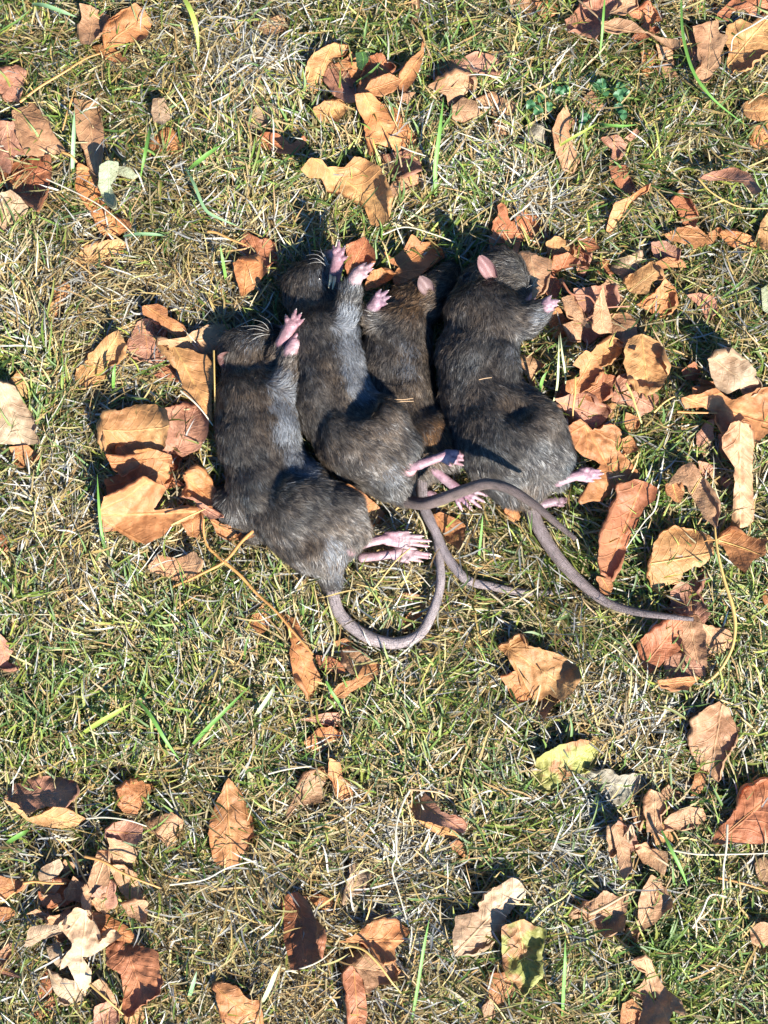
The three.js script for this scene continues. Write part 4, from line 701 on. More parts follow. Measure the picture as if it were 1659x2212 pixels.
02;w;h7;pale curled leaf arm at the left of the star shaped leaf;165,1700 200,1590 300,1570 440,1580 400,1610 280,1660 210,1700
02;w;l h6 ax95;pale tan star shaped leaf in the lower left cluster;390,1560 490,1470 560,1490 590,1560 640,1690 720,1620 780,1640 700,1700 590,1770 540,1780 590,1870 580,1990 540,2060 490,2000 480,1920 440,1840 400,1850 410,1790 470,1700 440,1650 390,1590
02;r;h5 s.1 c3;broad pinkish red leaf crossed by a dark shadow, lower left;690,1720 720,1660 800,1660 870,1700 960,1720 1020,1760 1030,1870 1040,1930 1010,2010 900,2090 830,2130 800,2000 780,1890 700,1830
02;t;h1;slim tan leaf between the star shaped and pinkish red leaves;600,1960 660,1920 720,2000 760,2080 800,2150 740,2140 650,2040
02;p;h2;pink tan leaf at the bottom edge, lower left;620,2110 700,2070 760,2130 750,2230 620,2230
02;g;h0;golden scrap at the bottom edge beside the pink tan leaf;820,2160 900,2110 930,2170 900,2230 820,2230
02;t;h1;tan curled leaf at the left edge near the bottom;-40,1780 0,1740 60,1690 100,1720 50,1790 0,1840 -40,1850
02;p;h1 s.3;brown leaf sliver at the left edge near the bottom;-20,1850 70,1860 130,1910 60,1900 0,1880
02;t;h0;thin brown leaf edge above the pale curled leaf arm;180,1500 240,1475 350,1520 300,1530 230,1500
02;o;h4;orange folded leaf at the bottom edge left of centre;1400,1970 1460,1950 1540,1980 1600,2050 1680,2070 1690,2212 1500,2230 1430,2150 1410,2070
12;p;h-1;dusky pink leaf half under grass, lower middle;310,240 440,200 530,200 540,270 430,260
12;o;h0;peach leaf with grass shadows, lower middle;320,380 400,310 480,295 540,320 500,380 420,440 340,420
12;t;h1;ragged tan leaf in the lower middle, torn at its lower end;260,690 330,590 420,570 460,620 430,680 420,770 340,780 270,800 210,870 200,850 240,760
12;o;h2 ax65;slim orange leaf beside the ragged tan leaf, lower middle;480,500 540,520 560,600 610,660 615,740 570,770 520,720 500,640 470,600
12;g;h-1;golden lower edge of the dark brown slanting leaf;1080,900 1200,910 1300,970 1340,1000 1280,1010 1180,980
12;p;h5 s.58 ax33;dark brown slanting leaf, lower right of centre;985,680 1080,710 1150,770 1200,830 1300,880 1360,930 1340,970 1220,930 1120,900 1060,880 1020,800
12;o;h-1;small orange brown leaf below the dark slanting leaf;1260,1040 1310,1030 1370,1080 1380,1140 1330,1120 1280,1090
12;w;h0;pale tan leaf half sunk in yellow grass, bottom middle;610,1180 680,1170 740,1180 720,1290 690,1350 600,1400 570,1420 590,1300 610,1240
12;o;h-2;orange scrap behind the upright brown leaf, bottom;330,1390 420,1380 490,1410 480,1470 420,1460
12;r;h6 s.5 c3 ax80;upright dark reddish brown leaf at the bottom, left of centre;190,1400 260,1360 320,1400 380,1520 430,1600 440,1700 420,1780 350,1830 290,1860 230,1850 200,1740 180,1640 180,1500
12;t;h1;tan curled leaf under the orange leaf at the bottom middle;550,1850 580,1760 660,1740 760,1780 830,1830 900,1780 890,1900 800,1950 720,2000 690,1920 620,1880
12;o;h5;orange tan leaf with a shaded fold, bottom middle;560,1680 650,1630 720,1570 800,1550 900,1550 990,1610 960,1660 900,1720 900,1790 830,1820 770,1760 700,1690
12;r;h4 c-7 ax85;dark red narrow leaf rolled lengthwise at the bottom edge;580,1900 620,1850 690,1930 710,2050 720,2150 700,2212 600,2230 590,2080
12;w;h5 s-.2;large pale leaf with a dark shadow across it, bottom right of centre;1280,1650 1310,1520 1450,1480 1500,1380 1600,1300 1659,1270 1720,1300 1740,1380 1680,1450 1620,1520 1600,1580 1500,1700 1400,1750 1300,1760
12;o;h-1;orange leaf left of the yellow green leaf at the bottom;1480,2000 1540,1900 1620,1880 1680,1920 1659,2030 1560,2080 1500,2090
12;t;h0;tan sliver below the orange leaf at the bottom, right of centre;1470,2110 1530,2050 1540,2150 1500,2212
22;y;h7 c8 ax80 a2.4 e9;yellow green cupped leaf at the bottom, right of centre;-60,1600 0,1560 70,1540 140,1580 215,1610 200,1700 180,1800 190,1880 130,1970 70,2005 10,1950 -40,1880 -60,1780
22;y;h3 c6 ax-35 a2.4 e9;yellow green leaf with browned edge, lower right;130,600 180,490 290,420 420,380 530,375 560,430 540,480 500,560 420,590 330,640 260,680 210,710 150,680
22;k;h1 a1.9;grey green shrivelled leaf next to the yellow green one;520,600 620,580 680,620 780,590 840,600 840,680 760,760 720,795 640,770 580,700
22;o;h-1;orange sliver below the speckled tan leaf at the right;1160,740 1200,570 1260,580 1240,670 1190,750
22;t;h2 ax100;speckled tan leaf with grass over it near the right edge;1180,260 1260,170 1340,130 1400,180 1460,300 1440,390 1380,480 1350,590 1330,650 1270,580 1210,540 1180,450
22;r;h7 s.12;large pinkish orange leaf cut by the right edge, lower right;1310,1000 1350,930 1390,900 1460,820 1520,700 1659,640 1720,700 1720,1000 1600,1040 1450,1040 1320,1045
22;t;h2 a1.5;crumpled brown leaf right of the shrivelled leaf;870,770 900,700 960,720 1010,800 960,860 970,960 880,960 870,860
22;t;h2 a1.5;tan crumpled leaf with a dark hollow, lower right;990,900 1040,850 1150,810 1230,820 1250,880 1200,930 1100,950 1000,950
22;t;h3 ax75 c-4;slim tan leaf pointing down, lower right;650,950 700,890 730,990 760,1080 770,1200 730,1270 700,1230 680,1100
22;w;h2;whitish sliver beside the slim tan leaf, lower right;730,1000 770,930 790,1000 760,1040
22;t;h1 c8;rust brown curled leaf below the crumpled brown one;810,1060 870,1040 900,1080 1000,1100 1000,1180 980,1240 920,1200 850,1160
22;t;h3;tan wavy leaf with a pointed end beside the veined tan leaf;820,1440 840,1360 900,1260 960,1290 990,1380 1030,1450 970,1500 920,1560 770,1640 770,1590 820,1530
22;t;h4 s-.2 ax-20;tan leaf with curved veins and a thick midrib, lower right;405,1490 480,1440 600,1360 680,1390 750,1390 740,1500 720,1600 640,1630 560,1590 450,1510
22;o;h1;orange leaf beneath the lobed leaf at the bottom right;720,2090 780,2060 830,2130 800,2212 710,2212
22;t;l h4;tan lobed leaf at the bottom edge, right;800,1800 860,1775 900,1810 930,1880 990,1980 1090,2060 1110,2150 1040,2130 1000,2212 830,2212 860,2060 790,2010 840,1960 870,1880
22;t;h2;tan leaf at the right edge, upper of the two near the corner;1580,1180 1620,1140 1720,1150 1720,1320 1610,1290
22;t;h2;tan orange leaf at the right edge, lower of the two near the corner;1550,1600 1620,1560 1720,1590 1720,1700 1610,1710 1560,1680
10;v;h2;small fresh green leaf among grass, upper middle;650,350 700,340 725,390 690,440 655,420
`.trim().split('\n');
const spots = LEAVES.map((l) => { const f = l.split(';'), n = f[4].match(/-?[0-9.]+/g).map(Number); let x = 0, y = 0; for (let i = 0; i + 1 < n.length; i += 2) { x += (2 * n[i]) / n.length; y += (2 * n[i + 1]) / n.length; } return { x: tileX(f[0], x), y: tileY(f[0], y), name: f[3].split(',')[0].split(' ').slice(0, 9).join(' ') }; });
const taken = new Set(), TONE_WORD = { o: 'orange', t: 'tan', g: 'golden', p: 'pinkish', r: 'rust' };
function scrapLabel(x, y, tone) { // names the scrap by the leaf it lies against
  const near = spots.map((q) => ({ q, d: Math.hypot(q.x - x, q.y - y) })).sort((a, b) => a.d - b.d);
  for (const { q } of near) { const side = Math.abs(q.x - x) > Math.abs(q.y - y) ? (q.x > x ? 'left of' : 'right of') : q.y > y ? 'above' : 'below', l = `torn ${TONE_WORD[tone]} scrap ${side} the ${q.name}`; if (!taken.has(l)) { taken.add(l); return l; } }
}
// torn pieces tucked under the piles, before the leaves that lie on them
const PILES = [[1255, 640, 100, 11], [1275, 900, 75, 8], [320, 1010, 75, 7], [190, 1930, 85, 9], [1575, 850, 60, 6], [1470, 70, 90, 6], [810, 190, 75, 6], [800, 2070, 60, 4], [1400, 1790, 75, 7], [1490, 1390, 55, 4]];
for (const [px, py, pr, n] of PILES) for (let i = 0; i < n; i++) {
  const a = rr(0, 6.283), d = pr * Math.sqrt(rnd()), cx = px + d * Math.cos(a), cy = py + d * 1.15 * Math.sin(a), r = rr(18, 36), m = 6 + Math.floor(rnd() * 3), q = [], el = rr(0.55, 1), rot = rr(0, 3.14);
  for (let k = 0; k < m; k++) { const t = (k / m) * 6.283 + rr(-0.2, 0.2), R = r * (k % 2 ? rr(0.55, 0.85) : rr(0.9, 1.25)), x = Math.cos(t) * R, y = Math.sin(t) * R * el; q.push(`${Math.round((cx + x * Math.cos(rot) - y * Math.sin(rot)) * 3)},${Math.round((cy + x * Math.sin(rot) + y * Math.cos(rot)) * 3)}`); }
  const tone = 'ootgptr'[Math.floor(rnd() * 7)]; leaf(`00;${tone};h${Math.round(rr(-5, 0))};${scrapLabel(cx, cy, tone)};${q.join(' ')}`);
}
for (const l of LEAVES) leaf(l);

// sprig: three leaflets on one stalk
{
  const root = new THREE.Group(); root.name = numbered('leaf_sprig'); tag(root, 'dry sprig of three golden brown leaflets on a long curved stalk', 'sprig');
  const parts = [['ax-60 c-9 h16', 't', '1010,930 1080,830 1160,790 1210,830 1240,900 1280,980 1320,1060 1315,1190 1240,1130 1190,1040 1130,940 1060,920'], ['h12 c4', 'o', '1005,930 1090,910 1110,980 1090,1040 1050,1030 1010,980'],
    ['ax-10 c-6 h9 s-.1', 'g', '900,1450 920,1330 960,1260 1050,1220 1130,1240 1220,1230 1290,1280 1300,1380 1220,1460 1180,1460 1110,1500 1080,1560 1000,1580 930,1610 900,1530'], ['ax20 h9 s.3', 'o', '1330,1290 1430,1230 1540,1270 1640,1290 1630,1380 1560,1420 1510,1490 1420,1420 1370,1330']];
  for (const [opts, tone, text] of parts) {
    const o = { h: 0, s: 0, q: 0, c: 2, b: 3, w: 2, f: 0, e: 3, a: 0.9, seed: Math.floor(rr(0, 900)) }; for (const m of opts.matchAll(/([a-z]+)(-?[0-9.]+)/g)) m[1] === 'ax' ? (o.axis = Number(m[2])) : (o[m[1]] = Number(m[2]));
    const n = text.match(/-?[0-9.]+/g).map(Number), out = []; for (let i = 0; i + 1 < n.length; i += 2) out.push([tileX('21', n[i]), tileY('21', n[i + 1])]);
    const b = leafBlade(out, o, 15), m = shadows(new THREE.Mesh(b.g, leafMat(tone, 'feather', 1))); m.name = 'leaflet'; root.add(m); stampTriangles(b.top, b.tris, true);
    if (b.rib.length > 3) { const r = shadows(new THREE.Mesh(tube(b.rib.filter((_, i) => i % 2 === 0), [0.6 * MM, 0.3 * MM], { seg: 5, per: 3 }), stalkMat('g'))); r.name = 'midrib'; root.add(r); }
  }
  const st = [[1312, 1170, 33], [1322, 1290, 34], [1340, 1400, 34], [1380, 1560, 32], [1430, 1720, 30], [1447, 1840, 28], [1430, 1970, 26], [1380, 2080, 24], [1310, 2170, 22], [1240, 2215, 20]];
  const s = shadows(new THREE.Mesh(tube(st.map(([x, y, h]) => at(tileX('21', x), tileY('21', y), h)), [0.6, 0.8, 0.9, 1.0, 1.3, 1.2, 1.1, 1.1, 1.2, 1.5].map((r) => r * MM), { seg: 7, per: 5 }), stalkMat('g'))); s.name = 'stalk'; root.add(s);
  for (const q of [[[1322, 1290, 34], [1280, 1285, 33], [1240, 1300, 31]], [[1322, 1290, 34], [1360, 1265, 33], [1420, 1245, 31]]]) { const b = shadows(new THREE.Mesh(tube(q.map(([x, y, h]) => at(tileX('21', x), tileY('21', y), h)), [0.7 * MM, 0.5 * MM, 0.4 * MM], { seg: 5, per: 3 }), stalkMat('o'))); b.name = 'leaflet_stalk'; root.add(b); }
  scene.add(root);
}
// loose stalks and straws: tile; tone; radius mm; label; x,y,height ...
const STALKS = `
00;o;.9;long orange leaf stalk slanting across grass, upper left;130,660,20 250,570,24 420,470,27 560,375,24 650,345,22
00;o;.8;short orange stalk left of the upright brown leaf;465,640,26 440,730,26 405,845,22
00;o;.9;brown stalk of the curled leaf at the left edge;400,985,26 450,1005,26 500,1050,22
00;o;.9;orange stalk of the curled red leaf above the first rat;1345,1500,26 1400,1505,28 1500,1550,28 1600,1590,27
00;w;.5;pale straw curving over the grass, upper left;300,1160,26 450,1230,28 640,1330,30 800,1460,28 900,1560,24
10;w;.6;pale straw below the spotted leaf pointing right;940,950,28 1000,975,29 1100,1010,26
10;w;.55;pale straw crossing above the third rat;820,1520,24 960,1470,27 1150,1520,27 1290,1570,24
20;t;.7;brown stem of the dark leaf at upper left of the corner;430,0,24 500,60,28 570,130,30 590,180,28
20;w;.6;thin straw crossing the big tan leaf, top right;1659,100,34 1560,160,36 1440,240,36 1420,330,32
20;r;.7;red stalk running between leaves right of the rats;330,1830,30 390,1900,32 500,1920,32 560,1980,31 700,1990,30 760,1985,28
20;g;.6;curved dry stalk under the raised purple leaf;1210,1160,26 1290,1240,25 1420,1320,24 1520,1350,22 1659,1350,20
21;y;.8;yellow stalk hanging from the pale oval leaf;740,270,30 780,350,30 810,450,28 840,530,22
21;g;.7;two pronged stalk on the pink lobed leaf, main spine;410,230,36 410,340,34 400,440,30 395,500,27
21;g;.7;pale stalk bent left of the fan shaped leaf;920,460,25 990,390,27 1070,355,28 1130,370,27
21;o;.8;straight orange stalk pointing left from the fan shaped leaf;1070,455,28 1150,462,29 1250,460,29 1330,465,28
21;w;.5;thin pale straw beside the boat shaped leaf;955,970,30 940,1040,30 920,1100,27 860,1170,25 740,1340,22
21;w;.6;straw below the tip of the arched tail;420,1280,18 435,1340,16 445,1410,12
01;o;1.2;thick orange twig below the first rat's hip, forked at its middle;1659,1210,20 1570,1290,22 1460,1420,24 1330,1500,22 1120,1590,16
01;o;1;orange twig branch running from the fork to the long leaf;1450,1425,24 1560,1520,24 1660,1630,23 1780,1740,24 1900,1880,25 2030,2030,24
01;o;.9;orange twig branch rising to the oval leaf at the fork;1450,1430,24 1400,1390,23 1345,1330,23 1320,1250,24 1320,1150,26
01;o;.8;dry orange stem lying low in left grass;1060,1800,12 1150,1730,16 1280,1640,16
01;g;.7;straw crossing the dark leaf left of the first rat;1110,1190,32 1200,1140,33 1330,1085,30
01;w;.6;pale straw lying across the golden leaf by the first rat;1170,320,34 1250,390,35 1310,450,34 1380,545,28
01;g;.6;upright thin straw beside the first rat's back;1385,60,40 1390,250,42 1395,470,30
02;o;.9;orange stalk lying across the lower left cluster;550,1125,30 660,1160,33 770,1220,33 900,1280,31 1040,1330,26
02;o;.9;orange stalk joining the left pointing leaf;150,1300,26 220,1285,26 330,1300,26 430,1300,24
02;w;.55;long pale straw above the lower left cluster;560,880,24 680,870,27 830,890,28 950,930,24
02;w;.6;long thin straw below the orange oval leaf;1100,1310,22 1330,1270,26 1480,1200,27 1660,1150,24
02;g;.8;straw leaning across the slim tan leaf, lower left;580,1950,30 680,2040,32 800,2150,28
12;w;.6;tall bent dry grass stalk, lower middle;1000,690,26 940,800,27 910,950,28 910,1130,28 880,1200,26 920,1340,26 960,1460,25 990,1580,22
12;w;.6;pale straw lying left of the torn tan leaf;80,590,22 200,560,26 360,540,24
12;t;.7;tan straw crossing the dark slanting leaf;990,690,32 1100,700,34 1180,715,33 1280,750,28
12;g;.8;straw lying over the orange tan bottom leaf;600,1700,30 700,1730,33 800,1830,34 880,1940,31 940,2010,26
12;w;.6;straw crossing the foot of the upright brown leaf;190,1870,28 300,1845,33 420,1800,32 520,1710,26
22;y;.7;yellow stalk curling up from the yellow green leaf;130,1550,32 220,1460,34 330,1390,34 385,1340,32 380,1310,30
22;t;1;thick midrib stalk rising from the veined tan leaf;500,1500,32 620,1440,35 720,1385,34 795,1350,32
22;w;.7;tall pale dry blade near the right, standing;1395,920,34 1385,1060,36 1375,1200,34 1370,1340,24
22;o;.8;orange stem along the right edge, low;1320,1260,20 1450,1290,23 1659,1350,22
22;w;.6;long pale straw running to the large leaf at the right;1010,1080,22 1200,1110,26 1420,1110,28 1659,1105,26
22;w;.7;pale kinked straw in the lower right grass;1170,1590,20 1230,1480,24 1285,1375,27 1390,1385,22
11;t;.3;upper straw of a pair lying on the third rat;895,375,53 950,378,53 1020,368,53
11;t;.3;lower straw of a pair lying on the third rat;900,395,53 960,392,53 1022,388,53
11;t;.3;short straw lying on the rightmost rat's back;1445,248,66 1485,243,67 1528,234,66
11;y;.6;yellow grass stem under the first rat's hip;110,1240,16 150,1300,18 185,1370,16 190,1410,12
11;w;.5;straw in front of the first rat's foot, slanting;960,1450,14 1040,1500,20 1130,1590,22
11;g;.6;long straw from the tail loop up to the foot;640,1730,14 780,1590,20 900,1430,26 1000,1340,28
`.trim().split('\n');
for (const l of STALKS) {
  const [tile, tone, r, label, pts] = l.split(';'), p = pts.split(' ').map((s) => s.split(',').map(Number)).map(([x, y, h]) => at(tileX(tile, x), tileY(tile, y), h));
  const wavy = p.map((q, i) => (i && i < p.length - 1 ? q.add(new THREE.Vector3(rr(-0.5, 0.5) * MM, rr(-0.5, 0.5) * MM, rr(-0.5, 0.5) * MM)) : q));
  const n = wavy.length, radii = wavy.map((_, i) => Number(r) * MM * (1.15 - 0.5 * (i / (n - 1))));
  const m = shadows(new THREE.Mesh(tube(wavy, radii, { seg: 6, per: 6, flat: tone === 'w' ? 0.55 : 0.9, color: (t, a, q) => { const k = 1 + 0.2 * noise3(q.x * 300, q.y * 300, q.z * 300); return [k, k, k]; } }), stalkMat(tone)));
  const straw = tone === 'w' || /straw|blade|grass/.test(label);
  m.name = numbered(straw ? 'straw' : 'leaf_stalk'); tag(m, label, straw ? 'straw' : 'stalk', straw ? 'loose straws on the lawn' : 'leaf stalks on the lawn'); scene.add(m);
}
// single broad blades of grass that stand out: tile; tone; width mm; label; x,y,height ...
const BLADES = `
11;v;1.7;bright green upright blade right of the looped tail;1435,1475,6 1447,1360,20 1460,1230,32 1470,1122,42
00;a;2.8;blue green broad blade left of the upright brown leaf;468,1180,10 472,1000,24 478,850,32 482,715,36
00;a;3;flat blue green blade near the top left corner;210,25,20 300,40,26 410,80,26 500,112,20
00;e;3.6;broad yellow green blade at the top, left of centre;1185,-20,30 1230,60,32 1270,180,28 1290,380,10
00;v;3.2;mid green blade lying right of the small cream leaf;1225,1100,16 1290,1045,26 1360,990,28 1445,935,22
00;a;2.2;long bent blue green blade right of the pale green leaf;1205,1090,20 1260,1200,28 1340,1370,28 1430,1420,26 1560,1472,18
00;a;2.3;blue green blade lying flat above the golden leaf at left;800,1532,16 900,1518,24 1000,1520,24 1085,1530,16
00;v;2.1;upright green blade left of the curled red leaf;1470,1850,8 1455,1760,22 1440,1670,32 1428,1590,36
00;v;2.4;green blade rising beside the small cream leaf;985,800,12 960,900,26 935,1020,30 905,1180,14
10;v;3;broad green blade standing between the two upper leaf groups;1165,1300,8 1160,1100,24 1190,850,36 1215,630,38
20;v;2.4;long green blade bending across the upper right grass;1095,-10,20 1110,250,34 1180,480,38 1300,640,36 1540,830,18
20;v;2.1;green blade lying level below the clover;540,800,18 620,812,25 720,818,25 820,805,18
20;e;2;pale green stem crossing below the clover;290,960,14 380,900,26 470,850,28 560,795,20
20;v;1.8;dark green upright blade near the top right;600,0,34 590,120,34 580,250,26 560,420,8
12;v;2.1;green blade below the golden arched leaf, lower middle;455,-10,30 490,60,30 530,120,24 580,215,8
12;v;2;tall green blade at the bottom, right of centre;1005,2220,10 1050,1950,28 1090,1700,38 1125,1520,40
12;k;3;pale green blade at the bottom left of centre;30,2090,10 80,1990,26 120,1900,34 160,1820,34
12;k;2.6;pale broad stem near the left of the lower middle;-10,220,16 40,150,26 100,60,30 130,0,26
02;e;3.2;broad pale green blade slanting in the lower left grass;520,340,14 640,260,26 760,190,30 850,135,26
02;v;2.6;green blade crossing the lower left, falling to the left;1240,410,12 1330,310,26 1450,190,32 1630,10,26
02;v;2.4;long green blade leaning down to the right, lower left;890,110,26 980,220,32 1070,370,30 1170,510,12
02;v;3;short green blade at the left below the golden wavy leaf;30,1050,12 90,1010,24 150,975,26 190,955,18
02;a;2.6;blue green short blade right of the pinkish red leaf;1220,2050,10 1245,1970,26 1275,1870,32
22;v;2.3;tall green blade standing at the bottom right of centre;325,2220,8 332,2000,28 342,1820,40 345,1650,42
22;v;2.2;grey green blade below the tan crumpled leaf;970,960,30 1030,1080,34 1090,1200,30 1150,1350,10
21;v;2.4;bright green blade beside the rightmost rat's waist;160,400,8 175,330,22 200,240,32 230,190,34
21;k;1.6;tall pale blade right of the rightmost rat's waist;255,440,10 290,300,30 300,150,42 305,-40,46
21;k;1.5;second pale blade right of the rightmost rat's waist;350,300,16 340,180,34 325,80,40 312,-60,40
01;v;2;green stem standing left of the shaded leaf;690,1390,10 660,1250,26 640,1050,34 630,860,34
01;v;2.2;short green blade under the golden tan leaf at left;735,320,10 735,260,24 740,190,30 750,140,30
`.trim().split('\n');
for (const l of BLADES) {
  const [tile, tone, w, label, pts] = l.split(';'), p = pts.split(' ').map((s) => s.split(',').map(Number)).map(([x, y, h]) => at(tileX(tile, x), tileY(tile, y), h));
  const curve = new THREE.CatmullRomCurve3(p), n = 20, pos = [], idx = [], col = [], W = Number(w) * MM * 0.5;
  for (const layer of [0, 1]) for (let i = 0; i <= n; i++) {
    const t = i / n, c = curve.getPoint(t), d = curve.getTangent(t), s = new THREE.Vector3().crossVectors(d, new THREE.Vector3(0.2, 1, 0.1)).normalize(), up = new THREE.Vector3().crossVectors(s, d).normalize(), ww = W * Math.min(1, 0.55 + t * 2) * (t > 0.55 ? Math.max(0.04, 1 - Math.pow((t - 0.55) / 0.45, 1.6)) : 1), k = 1 + 0.18 * noise2(t * 9, W * 4000, 3);
    for (const q of [-1, 0, 1]) { const v = c.clone().addScaledVector(s, ww * q).addScaledVector(up, Math.abs(q) * ww * 0.5 - layer * 0.18 * MM); pos.push(v.x, v.y, v.z); col.push(k, k, k); }
  }
  const L = (n + 1) * 3; for (let i = 0; i < n; i++) for (let j = 0; j < 2; j++) { const k = i * 3 + j; idx.push(k, k + 1, k + 3, k + 1, k + 4, k + 3, L + k, L + k + 3, L + k + 1, L + k + 1, L + k + 3, L + k + 4); if (j === 0) idx.push(k, k + 3, L + k, L + k, k + 3, L + k + 3); else idx.push(k + 1, L + k + 1, k + 4, k + 4, L + k + 1, L + k + 4); }
  const m = shadows(new THREE.Mesh(geo(pos, idx, { color: col }), stalkMat(tone))); m.name = numbered('grass_blade'); tag(m, label, 'grass blade', 'broad blades of grass that stand out'); scene.add(m);
}
// clover sprigs
{
  const mat = new THREE.MeshPhysicalMaterial({ name: 'clover', color: new THREE.Color().setRGB(0.06, 0.17, 0.06), roughness: 0.5, transmission: 0.2, thickness: 0, side: THREE.DoubleSide, vertexColors: true });
  const CL = [['dark green clover sprig left of the brown scrap, upper right', [[120, 680], [190, 640], [240, 690], [170, 720], [310, 590], [350, 580]]], ['dark green clover sprig right of the brown scrap, upper right', [[560, 560], [600, 590], [700, 560], [730, 600], [690, 620], [580, 540]]], ['small dark clover sprig below the brown scrap, upper right', [[690, 700], [720, 740], [460, 780], [480, 760]]]];
  for (const [label, spots] of CL) {
    const root = new THREE.Group(); root.name = numbered('clover_sprig'); tag(root, label, 'clover', 'clover sprigs in the lawn');
    for (const [x, y] of spots) {
      const c = at(tileX('20', x), tileY('20', y), rr(16, 24)), yaw = rr(0, 6.28);
      for (let k = 0; k < 3; k++) {
        const a = yaw + k * 2.09, pos = [], idx = [], col = []; const n = 6, R = rr(3.4, 4.6) * MM, tl = rr(-0.3, 0.5);
        for (let i = 0; i <= n; i++) for (let j = 0; j <= n; j++) { const t = i / n, w = (j / n) * 2 - 1, prof = Math.pow(Math.sin(Math.PI * Math.min(0.97, t * 0.93 + 0.05)), 0.7) * (t > 0.85 ? 1 : 1), r = R * t, s = R * 0.62 * w * prof; pos.push(c.x + Math.cos(a) * r - Math.sin(a) * s, c.y + R * (tl * t + 0.35 * Math.abs(w) * prof - 0.2 * t * t), c.z + Math.sin(a) * r + Math.cos(a) * s); const q = 1 + 0.25 * noise2(t * 5 + k, w * 4, x); col.push(q, q, q); if (i < n && j < n) { const m = i * (n + 1) + j; idx.push(m, m + 1, m + n + 1, m + 1, m + n + 2, m + n + 1); } }
        const o = shadows(new THREE.Mesh(geo(pos, idx, { color: col }), mat)); o.name = 'leaflet'; root.add(o);
      }
      const s = shadows(new THREE.Mesh(tube([c.clone().add(new THREE.Vector3(rr(-4, 4) * MM, -c.y + 2 * MM, rr(-4, 4) * MM)), c.clone().add(new THREE.Vector3(rr(-2, 2) * MM, -6 * MM, 0)), c], [0.5 * MM, 0.45 * MM, 0.4 * MM], { seg: 5, per: 3 }), stalkMat('v'))); s.name = 'stem'; root.add(s);
    }
    scene.add(root);
  }
}

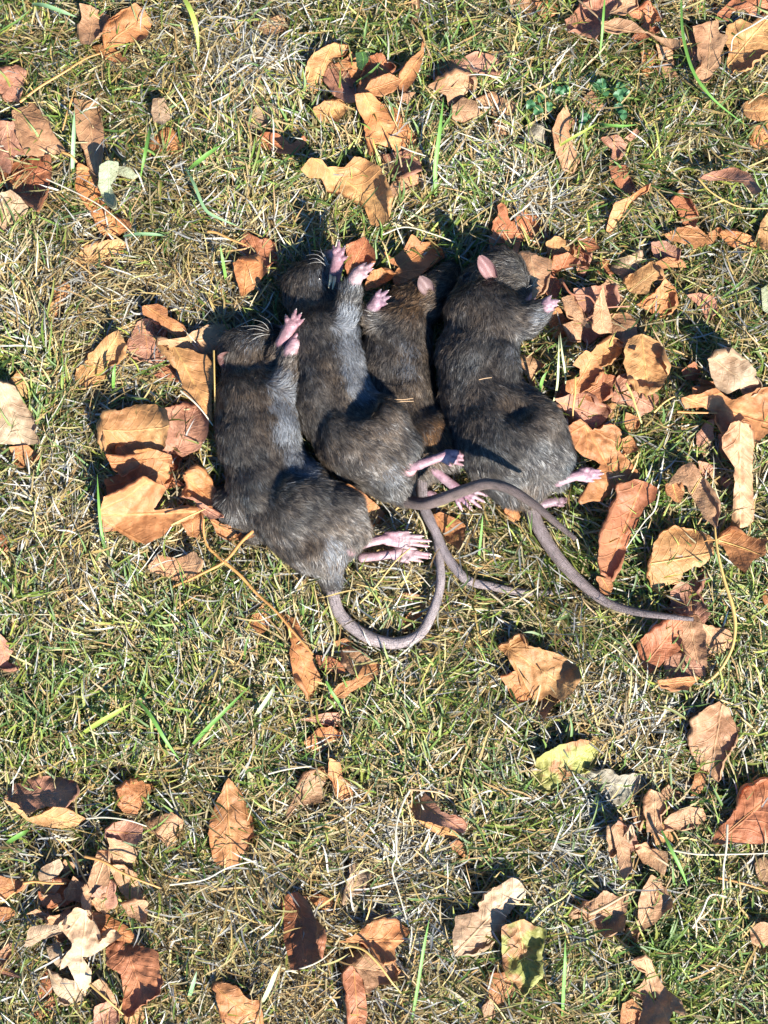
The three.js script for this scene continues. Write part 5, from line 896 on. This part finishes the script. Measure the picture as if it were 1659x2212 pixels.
// ---------------------------------------------------------------- grass
{
  const SHAPES = [[8, 55], [25, 80], [42, 92], [62, 97], [78, 92], [84, 100], [30, 125], [70, 60]];
  const curves = SHAPES.map(([a0, a1], k) => { const n = 6, P = [[0, 0, 0]]; for (let i = 0; i < n; i++) { const t = (i + 0.5) / n, a = THREE.MathUtils.degToRad(mix(a0, a1, Math.pow(t, 1.2))), p = P[i], side = 0.05 * Math.sin(t * 5 + k * 2); P.push([p[0] + Math.sin(a) / n, p[1] + Math.cos(a) / n, p[2] + side / n * 4]); } return P; });
  const bladeGeo = curves.map((P) => {
    const pos = [], idx = [], n = P.length - 1;
    for (let i = 0; i <= n; i++) { const t = i / n, w = 0.5 * (t < 0.5 ? 0.75 + 0.5 * t : 1) * (t > 0.6 ? Math.max(0.06, 1 - Math.pow((t - 0.6) / 0.4, 1.8)) : 1), p = P[i]; for (const q of [-1, 0, 1]) pos.push(p[0], p[1] + Math.abs(q) * 0.006, p[2] * 18 + q * w); }
    for (let i = 0; i < n; i++) for (let j = 0; j < 2; j++) { const k = i * 3 + j; idx.push(k, k + 1, k + 3, k + 1, k + 4, k + 3); }
    return geo(pos, idx, { color: new Array(pos.length).fill(1) });
  });
  const mats = { dry: new THREE.MeshPhysicalMaterial({ name: 'dry_grass', roughness: 0.5, color: 0xffffff, transmission: 0.18, thickness: 0, side: THREE.DoubleSide }), green: new THREE.MeshPhysicalMaterial({ name: 'green_grass', roughness: 0.5, color: 0xffffff, transmission: 0.3, thickness: 0, side: THREE.DoubleSide }) };
  mats.dry.roughness = 0.55; mats.green.roughness = 0.55;
  const DRY = [[0.55, 0.44, 0.23], [0.56, 0.52, 0.41], [0.52, 0.36, 0.12], [0.40, 0.29, 0.12], [0.52, 0.49, 0.42], [0.30, 0.22, 0.10], [0.47, 0.40, 0.15], [0.44, 0.27, 0.10]];
  const GREEN = [[0.17, 0.26, 0.035], [0.26, 0.32, 0.05], [0.12, 0.22, 0.035], [0.35, 0.37, 0.06], [0.16, 0.24, 0.07]];
  const lists = {}; // kind + shape -> [matrices, colours]
  const M = new THREE.Matrix4(), Q = new THREE.Quaternion(), E = new THREE.Euler(), S = new THREE.Vector3(), V = new THREE.Vector3(), V2 = new THREE.Vector3();
  const paleTuft = (x, z) => { let g = 0; for (const [dx, dy, r] of TUFTS) { const c = TUFTP[dx * 5000 + dy]; g = Math.max(g, 1 - smooth(r * 0.4, r, Math.hypot(x - c.x, z - c.z))); } return g; };
  const TUFTS = [[1370, 1545, 0.045], [1240, 1770, 0.05], [1250, 1860, 0.05], [900, 1830, 0.04], [1130, 430, 0.035], [560, 120, 0.06], [1040, 350, 0.04], [1210, 1960, 0.045], [860, 2020, 0.04]], TUFTP = {}; for (const [a, b] of TUFTS) TUFTP[a * 5000 + b] = at(a, b, 12);
  // tufts: blades that spring from one crown and spread outwards
  const crowns = []; for (let i = 0; i < 1500; i++) crowns.push([rr(-0.36, 0.36), rr(-0.46, 0.45), rr(0.5, 1)]);
  function blade(x, z, layer, size, crown) {
    const gn = fbm2(x * 7 + 3, z * 7, 40) + 0.25 * noise2(x * 28, z * 28, 44), tuft = paleTuft(x, z);
    const green = crown ? rnd() < 0.4 + 0.9 * gn : rnd() < clamp((z > 0.08 ? 0.23 : 0.34) + 0.6 * gn - 0.3 * tuft, 0.06, 0.8) * (layer ? 1 : 0.55);
    let k; const r = rnd();
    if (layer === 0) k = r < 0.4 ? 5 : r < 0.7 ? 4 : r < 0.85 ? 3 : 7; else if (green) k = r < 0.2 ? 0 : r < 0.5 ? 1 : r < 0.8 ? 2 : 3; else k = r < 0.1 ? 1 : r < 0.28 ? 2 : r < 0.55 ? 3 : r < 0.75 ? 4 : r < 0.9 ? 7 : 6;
    const flow = noise2(x * 11, z * 11, 50) * 3.4 + noise2(x * 30, z * 30, 52) * 1.6, yaw = crown ? crown : flow + gauss() * 1.7;
    const len = (layer === 0 ? rr(9, 24) : green ? rr(14, 34) : rr(11, 34)) * MM * size, wide = (green ? rr(0.65, 1.75) : rr(0.55, 1.35)) * MM * Math.sqrt(size);
    const y = soilRise(x, z) + (layer === 0 ? rr(1, 8) : k >= 3 && k !== 6 ? rr(3, 15) : rr(0, 6)) * MM;
    E.set(gauss() * 0.5, yaw, gauss() * 0.28, 'YXZ'); Q.setFromEuler(E); S.set(len, len, wide); V.set(x, y, z);
    // keep blades out of the rats and from growing through leaves
    for (const t of [0, 0.25, 0.5, 0.75, 1]) {
      const p = curves[k][Math.round(t * 6)]; V2.set(p[0] * len, p[1] * len, 0).applyQuaternion(Q).add(V);
      const h = hmIndex(V2.x, V2.z); if (h >= 0 && HM.low[h] < 5 && V2.y > HM.low[h] - 1.5 * MM && V2.y < HM.top[h] + 3 * MM) { const onLeaf = HM.leaf[h] >= HM.top[h] - 1e-6; if (onLeaf ? rnd() < 0.74 : V2.y > HM.low[h] - 0.5 * MM || rnd() < 0.7) return false; }
      if (h >= 0 && HM.top[h] > 0.034 && rnd() < 0.8 && V2.y > HM.top[h]) return false;
    }
    M.compose(V, Q, S);
    const kind = green ? 'green' : 'dry', key = kind + k, pal = green ? GREEN : DRY;
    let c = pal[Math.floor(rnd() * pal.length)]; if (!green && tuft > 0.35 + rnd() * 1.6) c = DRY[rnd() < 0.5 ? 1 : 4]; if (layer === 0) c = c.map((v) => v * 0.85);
    const f = rr(0.5, 1.18);
    (lists[key] ??= { kind, k, m: [], c: [] }).m.push(...M.elements); lists[key].c.push(c[0] * f, c[1] * f, c[2] * f);
    return true;
  }
  const fill = (n, x0, x1, z0, z1, layer, size, hole) => { for (let i = 0; i < n; i++) { const x = rr(x0, x1), z = rr(z0, z1); if (hole && Math.abs(x) < hole[0] && Math.abs(z) < hole[1]) continue; blade(x, z, layer, size); } };
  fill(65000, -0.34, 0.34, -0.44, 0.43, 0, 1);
  fill(95000, -0.34, 0.34, -0.44, 0.43, 1, 1);
  for (const [cx, cz, s] of crowns) for (let i = 0; i < 16; i++) { const a = rr(0.01, 6.28), d = rr(0.5, 4) * MM; blade(cx + Math.cos(a) * d, cz + Math.sin(a) * d, 1, s * 1.15, -a); }
  fill(90000, -1.0, 1.0, -1.1, 1.0, 1, 1.35, [0.34, 0.43]);
  fill(70000, -2.4, 2.4, -2.6, 2.4, 1, 2.2, [1.0, 1.0]);
  for (const kind of ['dry', 'green']) {
    const root = new THREE.Group(); root.name = kind === 'dry' ? 'dry_grass' : 'green_grass';
    tag(root, kind === 'dry' ? 'straw coloured dead grass matted over the whole lawn' : 'short green grass growing through the dead straw', 'grass', null, 'stuff');
    for (const l of Object.values(lists)) if (l.kind === kind) {
      const n = l.m.length / 16, im = new THREE.InstancedMesh(bladeGeo[l.k], mats[kind], n); im.instanceMatrix.array.set(l.m); im.instanceColor = new THREE.InstancedBufferAttribute(new Float32Array(l.c), 3);
      im.name = 'blades'; im.userData.kind = 'stuff'; shadows(im); root.add(im);
    }
    scene.add(root);
  }
}
renderer.render(scene, camera);
